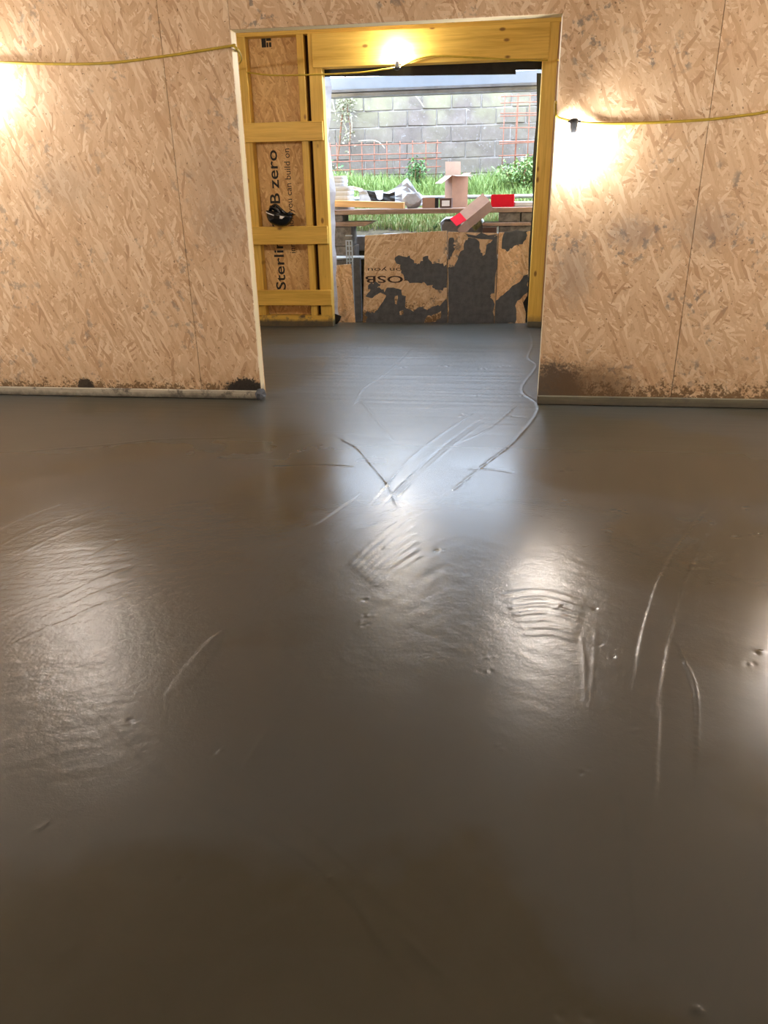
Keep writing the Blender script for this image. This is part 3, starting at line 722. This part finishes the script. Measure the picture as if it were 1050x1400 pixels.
tag(box('plastic_sheet', (P(712, 415, y=YB + .05).x, YB + .04, .0), (OR + .15, YB + .05, .5), 'black', bev=0), 'black plastic sheet behind the broken board corner', 'plastic sheet')
tag(prism('board_strip', [pz(456, 444, YB + .02), pz(456, 363, YB + .02), pz(480, 361, YB + .02), pz(486, 444, YB + .02)], YB + .01, YB + .03, 'osb_pale'), 'narrow cement-spotted flake board strip standing beside the white membrane', 'board')
tag(box('dark_post', (P(485, 400, y=YB + .05).x, YB + .035, 0), (P(494, 400, y=YB + .05).x, YB + .09, P(490, 352, y=YB + .05).z), 'cement'), 'dark cement-grey post between the board strip and the lettered board', 'post')
cz = P(475, 352, y=4.045)
tag(tube('scaffold_tube', [(cz.x - .4, 4.045, cz.z), (.6, 4.045, cz.z)], .024, 'galv', k=12), 'short grey tube lying across behind the lettered board', 'tube')
g0 = P(474, 368, y=YB + .20); g1 = P(484, 330, y=YB + .20)
gs = thing('perforated_strip', (g0.x, YB + .20, g0.z), label='perforated pale metal strip standing against the block pier', cat='metal strip')
for k in range(3): box('strip_rail', (g0.x + k * .036, YB + .185, -.05), (g0.x + .016 + k * .036, YB + .19, g1.z), 'galv_pale', gs, 0)
for k in range(10): box('strip_bridge', (g0.x, YB + .186, g0.z - .15 + k * .06), (g0.x + .088, YB + .189, g0.z - .135 + k * .06), 'galv_pale', gs, 0)

# ------------------------------------------------------------------ outside: trench, ground, grass
YG = 4.62
def gz(x, y): return 0.98 + (np.clip((y - YG) / (7.2 - YG), 0, 1)) ** 0.85 * 0.66 + 0.03 * np.sin(x * 2.1) + .02 * np.sin(x * 5 + y * 3)
tag(box('trench_bottom', (-6, YI + .16, -.25), (5, YG + .02, -.05), 'soil', bev=0), 'soil bottom of the trench outside the doorway', 'ground', kind='structure')
xs = np.linspace(-7, 6, 66); ys = np.linspace(YG, 8.2, 26); vs = []; fs = []
for y in ys:
    for x in xs: vs.append((x, y, float(gz(x, y))))
n = len(xs)
for i in range(len(ys) - 1):
    for j in range(n - 1): fs.append([i * n + j, i * n + j + 1, (i + 1) * n + j + 1, (i + 1) * n + j])
k0 = len(vs)
for x in xs: vs.append((x, YG, -.2))
for j in range(n - 1): fs.append([j, k0 + j, k0 + j + 1, j + 1])
tag(mk('ground', vs, fs, 'soil', smooth=False), 'sloping earth bank behind the house', 'ground', kind='structure')
for i in range(7):
    x0 = -4.2 + i * .92
    tag(box('kerb_stone', (x0, YG - .10, .80), (x0 + .905, YG + .06, 1.0 + .012 * math.sin(i * 2.3)), 'kerbm', bev=.012), 'pale concrete kerb stone along the edge of the grass bank', 'kerb stone', 'kerb stones along the bank')

def blades(n, xr, yr, hmin, hmax, mat, name, label, wd=.007, zoff=0.0, dens=None):
    x = nrng.uniform(*xr, n); y = nrng.uniform(*yr, n)
    if dens is not None:
        k = nrng.random(n) < dens(x, y); x, y = x[k], y[k]; n = len(x)
    z = gz(x, y) + zoff; h = nrng.uniform(hmin, hmax, n); a = nrng.uniform(0, 2 * np.pi, n); ln = nrng.uniform(.1, .7, n) * h
    b = nrng.uniform(0, 2 * np.pi, n)
    dx, dy = np.cos(a) * wd, np.sin(a) * wd; lx, ly = np.cos(b) * ln, np.sin(b) * ln
    v = np.stack([np.stack([x - dx, y - dy, z - .01], 1), np.stack([x + dx, y + dy, z - .01], 1),
                  np.stack([x + dx * .7 + lx * .4, y + dy * .7 + ly * .4, z + h * .6], 1), np.stack([x - dx * .7 + lx * .4, y - dy * .7 + ly * .4, z + h * .6], 1),
                  np.stack([x + lx, y + ly, z + h], 1)], 1).reshape(-1, 3)
    i = np.arange(n) * 5
    f = [[q, q + 1, q + 2, q + 3] for q in i] + [[q + 3, q + 2, q + 4] for q in i]
    me = bpy.data.meshes.new(name); me.from_pydata(v.tolist(), [], f); me.update(); me.materials.append(M[mat])
    o = bpy.data.objects.new(name, me); C.objects.link(o)
    tag(o, label, 'grass', kind='stuff')
blades(26000, (-4.6, 3.0), (YG + .13, 7.05), .06, .17, 'grass', 'grass', 'green grass covering the bank behind the house')
blades(12000, (-4.6, 3.0), (YG + .13, 5.6), .05, .14, 'grass_d', 'dry_grass', 'straw-yellow grass among the green on the near bank')
blades(9000, (-4.6, 3.0), (6.2, 6.85), .12, .30, 'grass', 'tall_grass', 'taller grass along the foot of the garden wall')

# ------------------------------------------------------------------ garden wall of blocks
YW = 7.2
gw = thing('garden_wall', (0, YW + .1, 1.3), label='weathered grey concrete block garden wall beyond the grass', cat='wall')
bw, bh, jt = .44, .215, .012
protos = []
for k in range(6):
    vs, fs = boxgeo((-bw / 2, -.1, 0), (bw / 2, .1, bh), .010)
    vs = [(a_ + rnd.gauss(0, .003), b_ + rnd.gauss(0, .004), c_ + rnd.gauss(0, .003)) for a_, b_, c_ in vs]
    me = bpy.data.meshes.new('block'); me.from_pydata(vs, [], fs); me.update(); me.materials.append(M['gblock']); protos.append(me)
for r_ in range(8):
    for c_ in range(17):
        o = bpy.data.objects.new('block', protos[rnd.randrange(6)]); C.objects.link(o); o.parent = gw
        o.location = (-5.0 + (c_ + .5 * (r_ % 2)) * (bw + jt), rnd.uniform(-.008, .008), r_ * (bh + jt))
box('mortar', (-5.2, YW + .018, 1.3), (3.0, YW + .19, 1.3 + 8 * (bh + jt) - .002), 'mortar', gw, 0)

# ------------------------------------------------------------------ rusty mesh panels
def mesh_panel(name, pxs, pys, y, label, tilt=0.0):
    a_ = P(pxs[0], pys[-1], y=y); t = thing(name, (a_.x, y, a_.z), label=label, cat='steel mesh')
    zt_, zb_ = P(pxs[0], pys[0] - 4, y=y).z, P(pxs[0], pys[-1] + 6, y=y).z
    xs_ = [P(px, (pys[0] + pys[-1]) / 2, y=y).x for px in pxs]
    for x in xs_: tube('bar', [(x, y + tilt, zt_), (x + rnd.gauss(0, .012), y, zb_ - .15)], .0075, 'rust', t, 5)
    for py in pys:
        z = P(pxs[0], py, y=y).z; yy = y - .012
        tube('bar', [(xs_[0] - .06, yy, z), (xs_[-1] + .06, yy, z + rnd.gauss(0, .012))], .0075, 'rust', t, 5)
    return t
mesh_panel('steel_mesh', [434, 452, 461, 478, 495, 512, 529, 547, 564, 582, 598], [200, 213, 222, 234], 6.75, 'rusty low steel mesh standing before the block wall left of the cardboard box')
mesh_panel('steel_mesh', [689, 706, 707.5, 723, 742], [132, 141, 155, 159, 175, 194, 197, 213], 6.7, 'rusty tall steel mesh leaning on the block wall above the bush', .12)

# ------------------------------------------------------------------ plants
def leaves_mesh(name, pts, size, mat, parent):
    vs = []; fs = []
    for p in pts:
        s = size * rnd.uniform(.6, 1.3); e = Euler((rnd.uniform(-1, 1), rnd.uniform(-1, 1), rnd.uniform(0, 6.28))).to_matrix(); k = len(vs)
        for q in ((0, -s, 0), (s * .45, -s * .2, s * .12), (0, s, 0), (-s * .45, -s * .2, s * .12)): vs.append(Vector(p) + e @ Vector(q))
        fs += [[k, k + 1, k + 2], [k, k + 2, k + 3]]
    o = mk(name, vs, fs, mat, parent); tag(o, kind='stuff'); return o
def bush(name, c, rx, ry, rz, nst, nl, size, mats, label, cat):
    t = thing(name, c, label=label, cat=cat); c = Vector(c); allp = []
    for k in range(nst):
        a_ = rnd.uniform(0, 6.28); rr = math.sqrt(rnd.random())
        tip = c + Vector((rx * rr * math.cos(a_), ry * rr * math.sin(a_), rz * rnd.uniform(.6, 1.0) * (1 - .35 * rr)))
        ba = c + Vector((rx * .4 * rr * math.cos(a_), ry * .4 * rr * math.sin(a_), -.04)); mid = (ba + tip) / 2 + Vector((rnd.gauss(0, .04), rnd.gauss(0, .04), .03))
        path = smooth_path([ba, mid, tip], 4); tube('stem', path, .006, 'stem', t, 5)
        for q in path[2:]:
            for _ in range(max(1, nl // (nst * 6))): allp.append(q + Vector((rnd.gauss(0, .055), rnd.gauss(0, .05), rnd.gauss(0, .05))))
    h = len(allp) // 2; rnd.shuffle(allp)
    leaves_mesh('foliage', allp[:h], size, mats[0], t); leaves_mesh('foliage', allp[h:], size, mats[1], t)
    return t
q = P(570, 246, y=6.6); bush('ivy_plant', (q.x, 6.6, float(gz(q.x, 6.6))), .10, .10, .58, 9, 520, .032, ('leaf', 'leaf2'), 'upright leafy ivy plant growing through the low steel mesh', 'plant')
q = P(718, 255, y=6.3); bush('bush', (q.x + .02, 6.3, float(gz(q.x, 6.3))), .42, .25, .52, 26, 2600, .030, ('leaf2', 'grass'), 'bright green bush below the tall steel mesh', 'bush')
q = P(612, 245, y=6.9); bush('bramble', (q.x, 6.9, float(gz(q.x, 6.9))), .14, .1, .22, 6, 160, .03, ('leaf', 'leaf2'), 'small dark green weed at the wall behind the cardboard box', 'plant')
q = P(452, 244, y=6.95); bush('bramble', (q.x + .06, 6.95, float(gz(q.x, 6.95))), .28, .1, .36, 10, 220, .034, ('leaf', 'leafdry'), 'sparse dark-leaved bramble behind the white foam bundles', 'plant')
def vine():
    q = P(462, 244, y=7.0); t = thing('dead_vine', (q.x, 7.0, float(gz(q.x, 7.0))), label='dry climbing vine with a brown stem and faded leaves on the block wall', cat='plant')
    tube('stem', smooth_path([P(a_, b_, y=7.05) for a_, b_ in ((462, 246), (461, 225), (464, 200), (466, 175), (469, 150), (474, 120), (470, 95))], 5), .014, 'stem', t, 6)
    tube('stem', smooth_path([P(a_, b_, y=7.03) for a_, b_ in ((478, 200), (479, 175), (475, 150), (478, 125), (488, 100))], 5), .008, 'stem', t, 6)
    for l_ in ([(453, 134), (457, 146), (459, 158)], [(470, 168), (474, 180), (468, 192)], [(480, 160), (481, 175), (479, 188)], [(568, 131), (574, 138), (579, 146)], [(490, 193), (510, 192), (520, 196), (526, 203)], [(446, 140), (452, 150), (457, 153)], [(462, 138), (467, 133), (470, 128)]):
        tube('dry_twig', smooth_path([P(*c, y=7.06) for c in l_], 4), .008, 'dry', t, 5)
    pts_ = []
    for _ in range(260):
        k = rnd.random(); p = P(470 + rnd.gauss(0, 7) + 6 * k, 130 + 75 * (1 - k) * rnd.random() + 5, y=7.02 + rnd.uniform(-.04, .04)); pts_.append(p)
    leaves_mesh('faded_leaves', pts_, .030, 'leafdry', t)
vine()

# ------------------------------------------------------------------ steel beam and scaffold over the trench
YS = 4.30
z1 = P(590, 104, y=YS).z; z2 = P(590, 117.5, y=YS).z; z3 = P(590, 129.5, y=YS).z
bt = thing('steel_beam', (-.7, YS, z3), label='pale galvanised steel beam crossing above the trench outside the doorway', cat='beam')
box('web_plate', (-3.4, YS, z2), (2.1, YS + .03, z1 + .02), 'galv_pale', bt)
box('lower_flange', (-3.4, YS - .02, (z2 + z3) / 2 + .012), (2.1, YS + .10, z2 - .003), 'galv_dark', bt)
box('lower_flange', (-3.4, YS + .005, z3 + .012), (2.1, YS + .09, (z2 + z3) / 2 + .006), 'galv', bt)
box('bottom_lip', (-3.4, YS - .012, z3), (2.1, YS + .08, z3 + .01), 'galv_dark', bt)
tz = P(690, 269, y=4.98).z
for x, w_ in ((-3.2, 'membrane'), (1.95, 'pale broken board')):
    tag(tube('scaffold_upright', [(x, 4.18, -.06), (x, 4.18, z1 + .4)], .024, 'galv', k=12), 'upright scaffold tube in the trench on the side of the ' + w_, 'tube', 'scaffold uprights')
tag(tube('scaffold_rail', [(-3.3, 4.98, tz + .01), (2.0, 4.98, tz)], .024, 'galv', k=12), 'long grey scaffold tube behind the plank and cardboard boxes', 'tube')
for x, w_ in ((-3.25, 'foam bundles'), (1.9, 'red box')): tag(tube('scaffold_post', [(x, 5.03, float(gz(x, 5.03)) - .1), (x, 5.03, tz + .25)], .024, 'galv', k=12), 'short scaffold post set in the grass bank beyond the ' + w_, 'tube', 'scaffold posts on the bank')

# ------------------------------------------------------------------ plank on block piers
YPF, YPB = 4.05, 4.60
zt = P(590, 285, y=YPF).z; zb = P(590, 292, y=YPF).z
xl_, xr_ = P(436, 285, y=YPF).x, P(745, 285, y=YPF).x
tag(box('plank', (xl_ - .35, YPF, zb), (xr_ + .35, YPB, zt), 'plank', bev=.005), 'weathered brown plank laid across the two block piers', 'plank')
def blk(x0, x1, z0, z1_, y0, lab, grp=None, mat='block'):
    return tag(box('concrete_block', (x0, y0, z0), (x1, y0 + .4, z1_), mat, bev=.008), lab, 'block', grp)
lx0 = xl_ - .25
zw0, zw1 = P(470, 309.5, y=YPF).z, P(470, 303.5, y=YPF).z
blk(lx0, P(468, 296, y=YPF).x, zw1 + .001, zb - .001, YPF + .03, 'grey concrete block between the plank and the board of the pier beside the white membrane')
tag(prism('pallet_board', [(lx0, zw0), (P(498, 309, y=YPF).x, zw0), (P(510, 303.5, y=YPF).x, zw1), (lx0, zw1)], YPF - .02, YPF + .42, 'plank'), 'brown board with a slanted end lying in the block pier under the plank', 'board')
zz = zw0 - .001; hgt_ = (zz + .05) / 5
for k in range(5):
    blk(lx0, P(480 + (k > 0) * 3, 320, y=YPF).x, zz - hgt_ + .001, zz, YPF + .02 + .006 * k, ['first', 'second', 'third', 'fourth', 'fifth'][k] + ' grey block below the slanted-end board in the pier beside the membrane', 'blocks of the pier beside the membrane'); zz -= hgt_
rx1 = xr_ + .25
bx0 = P(682, 297, y=YPF).x; bxm = P(712, 297, y=YPF).x
zc0, zc1 = P(700, 308.5, y=YPF).z, P(700, 304, y=YPF).z
blk(bx0, bxm - .006, zc1 + .001, zb - .001, YPF + .03, 'dark grey concrete block under the plank below the red box')
blk(bxm + .006, rx1, zc1 + .001, zb - .001, YPF + .04, 'dark grey concrete block under the plank beside the yellow post')
tag(box('pallet_board', (P(660, 306, y=YPF).x, YPF - .02, zc0), (rx1, YPF + .42, zc1), 'plank'), 'thin brown board lying in the pier behind the cement coated board', 'board')
zz = zc0 - .001; hgt_ = (zz + .05) / 5
for k in range(5):
    blk(P(682, 312, y=YPF).x, rx1, zz - hgt_ + .001, zz, YPF + .03, ['first', 'second', 'third', 'fourth', 'fifth'][k] + ' grey block below the thin board in the pier beside the yellow post', 'blocks of the pier behind the boards'); zz -= hgt_
q = P(660, 318, y=YPF - .02); q2 = P(680, 309.5, y=YPF - .02)
wb = thing('timber_crate_end', (q.x, YPF, q.z), label='small dark wooden crate end with a pale rim beside the block pier', cat='crate')
box('panel', (q.x, YPF + .02, q.z - .9), (q2.x, YPF + .3, q2.z - .012), 'card_dk', wb); box('rim', (q.x - .004, YPF + .01, q2.z - .012), (q2.x + .002, YPF + .3, q2.z), 'kerbm', wb)
box('rim', (q2.x - .012, YPF + .01, q.z - .9), (q2.x + .001, YPF + .0195, q2.z - .012), 'kerbm', wb)
# broken concrete slab on the bank edge
sl = [pz(602, 305, 4.45), pz(608, 300, 4.45), pz(655, 297, 4.45), pz(664, 310, 4.45), pz(664, 345, 4.45), pz(608, 345, 4.45)]
vs = []; nn_ = len(sl)
for yy, dz in ((4.45, -.03), (4.50, .0), (4.75, .02)):
    vs += [(a_ + rnd.gauss(0, .008), yy, b_ + dz * (1 if b_ > .9 else 0)) for a_, b_ in sl]
fs = [list(range(nn_)), list(range(3 * nn_ - 1, 2 * nn_ - 1, -1))]
for s_ in range(2): fs += [[s_ * nn_ + i, s_ * nn_ + (i + 1) % nn_, (s_ + 1) * nn_ + (i + 1) % nn_, (s_ + 1) * nn_ + i] for i in range(nn_)]
tag(mk('concrete_slab', vs, fs, 'kerbm'), 'broken grey concrete slab on the bank edge below the hanging carton', 'slab')

# ------------------------------------------------------------------ clutter on the plank
def carton(name, loc, dims, rot, label, mat='card', inner='card_in', flaps=(), th=.005, bottom=True, tops=None):
    """open box: four walls, base and optional flaps [(side, length, angle_deg, mat)] side in '+x -x +y -y'"""
    lx, ly, lz = dims
    t = thing(name, loc, rot, label, 'box')
    box('side_wall', (-lx / 2, -ly / 2, 0), (lx / 2, -ly / 2 + th, lz), mat, t, 0, world=False)
    box('side_wall', (-lx / 2, ly / 2 - th, 0), (lx / 2, ly / 2, lz), mat, t, 0, world=False)
    box('side_wall', (-lx / 2, -ly / 2 + th, 0), (-lx / 2 + th, ly / 2 - th, lz), mat, t, 0, world=False)
    box('side_wall', (lx / 2 - th, -ly / 2 + th, 0), (lx / 2, ly / 2 - th, lz), mat, t, 0, world=False)
    box('bottom_panel', (-lx / 2 + th, -ly / 2 + th, 0), (lx / 2 - th, ly / 2 - th, th), mat, t, 0, world=False)
    for side, ln, ang, fm in flaps:
        a_ = math.radians(ang); s = 1 if side[0] == '+' else -1
        dx, dz = s * math.sin(a_) * ln, math.cos(a_) * ln; nx_, nz_ = s * math.cos(a_) * th, -math.sin(a_) * th
        if side[1] == 'x':
            e = s * lx / 2; w_ = ly / 2 - .004
            prof_ = [(e, lz), (e + dx, lz + dz), (e + dx - nx_, lz + dz - nz_), (e - nx_, lz - nz_ * 0)]
            vs_ = [(p_[0], -w_, p_[1]) for p_ in prof_] + [(p_[0], w_, p_[1]) for p_ in prof_]
        else:
            e = s * ly / 2; w_ = lx / 2 - .004
            prof_ = [(e, lz), (e + dx, lz + dz), (e + dx - nx_, lz + dz - nz_), (e - nx_, lz)]
            vs_ = [(-w_, p_[0], p_[1]) for p_ in prof_] + [(w_, p_[0], p_[1]) for p_ in prof_]
        mk('flap', vs_, [[0, 1, 2, 3], [7, 6, 5, 4], [0, 4, 5, 1], [1, 5, 6, 2], [2, 6, 7, 3], [3, 7, 4, 0]], fm, t, world=False)
    if tops:
        box('top_panel', (-lx / 2, -ly / 2, lz), (lx / 2, ly / 2, lz + th), tops, t, 0, world=False)
    return t
def onp(px, y): return Vector((P(px, 281, y=y).x, y, zt + .001))
# tall open carton
carton('cardboard_box', onp(623.5, 4.47), (.23, .17, .365), (0, 0, math.radians(35)), 'tall brown cardboard box standing open with raised flaps',
       flaps=[('-x', .17, 122, 'card_in'), ('-y', .12, 97, 'card_in'), ('+x', .05, 60, 'card'), ('+y', .16, 4, 'card_in')])
# hanging carton, tipped over the plank edge
dz_ = Vector((-.78, -.22, -.60)).normalized(); n_ = Vector((0, -1, 0)); n_ = (n_ - dz_ * n_.dot(dz_)).normalized(); u_ = dz_.cross(n_)
if u_.z < 0: u_ = -u_
tf = (n_ * .80 + u_ * .60).normalized()                    # normal of the upper visible side
yv = -tf; xv = yv.cross(dz_)
hm = Matrix((xv, yv, dz_)).transposed()
hc = carton('cardboard_box', P(667, 275.5, y=YPF - .12), (.15, .17, .34), hm.to_euler(), 'brown cardboard box tipped over the plank edge with its flaps hanging open',
       flaps=[('-y', .14, 12, 'red'), ('+x' if xv.z < 0 else '-x', .15, 6, 'card'), ('+y', .05, 30, 'card_in')])
# red box and white slab
q = onp(687, 4.28); rb = carton('red_box', q, (.275, .20, .135), (0, 0, math.radians(-3)), 'red cardboard box lying on the plank', mat='red', tops='red')
q = onp(716, 4.34); tag(box('foam_slab', (q.x - .12, 4.2, zt + .001), (q.x + .16, 4.55, zt + .055), 'foam', bev=.008), 'white foam slab on the plank beside the red box', 'foam slab')
# small labelled box and small brown box
q = onp(610, 4.20); sb = carton('small_box', q, (.145, .10, .105), (0, 0, math.radians(-6)), 'small dark brown box with a white label below the tall open box', mat='card_dk', tops='card_dk')
box('paper_label', (-.045, -.053, .02), (.05, -.0505, .085), 'label', sb, 0, world=False)
q = onp(586, 4.25); carton('small_box', q, (.155, .12, .115), (0, 0, math.radians(4)), 'small brown box beside the white polythene bag', mat='card', tops='card')
q = onp(596.5, 4.26); carton('small_box', q, (.055, .12, .11), (0, 0, 0), 'narrow black box squeezed between two small brown boxes', mat='black', tops='black')
# timber offcut
q = onp(502, 4.17); oc = box('timber_offcut', (-.50, -.05, 0), (.44, .05, .075), 'offcut', None, .004)
oc.location = (q.x, 4.16, zt + .001); oc.rotation_euler = (0, math.radians(2.2), math.radians(-5)); oc.location.z += .018
tag(oc, 'pale yellow timber offcut lying along the front of the plank', 'timber')
# white foam bundles
def bundle(px, y, z0, wx, dy, layers, hh, label):
    q = P(px, 260, y=y); t = thing('foam_bundle', (q.x, y, z0), label=label, cat='foam bundle')
    for k in range(layers):
        n_ = 20; vs_ = []; fs_ = []
        g = [(.975, 0), (1.0, .3), (1.0, .7), (.975, 1.0)]
        for (s_, f_) in g:
            for j in range(n_):
                a_ = 2 * math.pi * j / n_; cx = math.copysign(abs(math.cos(a_)) ** .35, math.cos(a_)); cy = math.copysign(abs(math.sin(a_)) ** .35, math.sin(a_))
                vs_.append((wx / 2 * s_ * cx + .006 * math.sin(k * 2.1), dy / 2 * s_ * cy, (k + f_) * hh))
        for i in range(3):
            for j in range(n_): fs_.append([i * n_ + j, i * n_ + (j + 1) % n_, (i + 1) * n_ + (j + 1) % n_, (i + 1) * n_ + j])
        fs_ += [list(range(n_))[::-1], [3 * n_ + j for j in range(n_)]]
        mk('foam_layer', vs_, fs_, 'foam', t, False, world=False)
    return t
zf1 = zt + .098 if False else P(460, 279, y=4.36).z
bundle(458, 4.40, zt + .001, .46, .34, 5, (P(460, 255, y=4.40).z - zt) / 5, 'white ridged foam bundle on the plank, lower of the two')
bundle(454, 4.40, P(460, 255, y=4.40).z + .002, .38, .28, 3, (P(460, 241, y=4.40).z - P(460, 255, y=4.40).z) / 3, 'smaller white foam bundle stacked on the ridged one')

# crumpled membrane sheet
def sheet(name, top, bot, ytop, ybot, mat, parent, rows=7, cr=.012, th=.004):
    vs_ = []; n_ = len(top); rr = random.Random(len(top) * 7 + rows)
    for i in range(rows):
        f = i / (rows - 1)
        for k in range(n_):
            y = ytop + (ybot - ytop) * f + rr.gauss(0, cr)
            px = top[k][0] + (bot[k][0] - top[k][0]) * f; py = top[k][1] + (bot[k][1] - top[k][1]) * f
            v = P(px, py, y=y); v.z = max(v.z, zt + .004); vs_.append(v)
    N = len(vs_); vs_ = vs_ + [v + Vector((0, th, .001)) for v in vs_]; fs_ = []
    for i in range(rows - 1):
        for k in range(n_ - 1):
            a_ = i * n_ + k; fs_ += [[a_, a_ + 1, a_ + n_ + 1, a_ + n_], [N + a_, N + a_ + n_, N + a_ + n_ + 1, N + a_ + 1]]
    for k in range(n_ - 1): fs_ += [[k, N + k, N + k + 1, k + 1], [N - n_ + k, N - n_ + k + 1, 2 * N - n_ + k + 1, 2 * N - n_ + k]]
    for i in range(rows - 1):
        fs_ += [[i * n_, (i + 1) * n_, N + (i + 1) * n_, N + i * n_], [i * n_ + n_ - 1, N + i * n_ + n_ - 1, N + (i + 1) * n_ + n_ - 1, (i + 1) * n_ + n_ - 1]]
    return mk(name, vs_, fs_, mat, parent)
cm = thing('crumpled_sheet', (P(530, 281, y=4.4).x, 4.4, zt), label='crumpled grey and black membrane sheet heaped on the plank', cat='membrane')
sheet('grey_side', [(490, 258), (500, 260), (515, 262), (528, 263), (540, 257), (550, 249), (556.5, 243), (562, 250), (570, 262), (583, 271)],
      [(492, 281), (502, 281), (515, 281), (527, 281), (538, 281), (548, 281), (557, 281), (566, 281), (574, 281), (582, 281)], 4.50, 4.38, 'foil', cm)
sheet('black_side', [(499, 260), (508, 262), (516, 263), (524, 264), (532, 265), (540, 262)], [(503, 281), (510, 281), (518, 281), (526, 281), (533, 281), (540, 281)], 4.37, 4.31, 'black', cm, 5, .008)
sheet('folded_flap', [(512, 261), (518, 260.5), (524, 260.5)], [(516, 272), (519.5, 273.5), (523, 272)], 4.35, 4.27, 'bagm', cm, 4, .004)
sheet('folded_corner', [(491, 262), (496, 261), (501, 260)], [(492, 280), (500, 281), (509, 279)], 4.33, 4.27, 'bagm', cm, 5, .006)
sheet('brown_edge', [(481, 255), (486, 255.5), (496, 258)], [(484, 260), (489, 260.5), (496, 261)], 4.40, 4.36, 'card_in', cm, 3, .003)
def lump(name, px, py, y, sx, sy, sz, mat, label, cat, seed):
    bm = bmesh.new(); bmesh.ops.create_icosphere(bm, subdivisions=3, radius=1.0); rr = random.Random(seed)
    dirs = [(Vector((rr.gauss(0, 1), rr.gauss(0, 1), rr.gauss(0, 1))).normalized(), rr.uniform(.55, .95)) for _ in range(22)]
    for v in bm.verts:
        n_ = v.co.normalized(); d = 1.1
        for u_, h_ in dirs:
            k = n_.dot(u_)
            if k > .01: d = min(d, h_ / k)
        v.co = n_ * d
    bm.verts.index_update()
    vs_ = [Vector((v.co.x * sx, v.co.y * sy, max(v.co.z, -.8) * sz)) for v in bm.verts]; fs_ = [[v.index for v in f.verts] for f in bm.faces]; bm.free()
    lo = min(v.z for v in vs_); q = P(px, py, y=y)
    return tag(mk(name, [v + Vector((q.x, y, zt + .001 - lo)) for v in vs_], fs_, mat), label, cat)
lump('plastic_bag', 563, 275, 4.22, .155, .10, .125, 'bagm', 'crumpled white polythene bag bulging on the plank beside the timber offcut', 'plastic bag', 3)
lump('paper_scrap', 541, 276, 4.25, .06, .05, .05, 'foam', 'small crumpled white paper scrap in front of the membrane heap', 'paper', 8)

# tufts beside the slab
def tuft(px, py, y, label, mat, n_=14, h_=.16):
    q = P(px, py, y=y); t = thing('grass_tuft', q, label=label, cat='grass'); vs_ = []; fs_ = []
    for k in range(n_):
        a_ = rnd.uniform(0, 6.28); l_ = h_ * rnd.uniform(.5, 1); s = .5 * l_; k0 = len(vs_)
        d = Vector((math.cos(a_), math.sin(a_) * .6, 0))
        for v in (Vector((-.004, 0, 0)), Vector((.004, 0, 0)), d * s * .5 + Vector((.004, 0, l_ * .7)), d * s + Vector((0, 0, l_ * (.9 if k % 2 else .45)))): vs_.append(q + v)
        fs_ += [[k0, k0 + 1, k0 + 2], [k0, k0 + 2, k0 + 3]]
    tag(mk('blades', vs_, fs_, mat, t), kind='stuff')
tuft(650, 316, 4.30, 'pale dry grass tuft growing beside the broken slab', 'grass_d', 22, .2)
tuft(594, 314, 4.60, 'small dark weed on the kerb beside the broken slab', 'leaf', 12, .10)
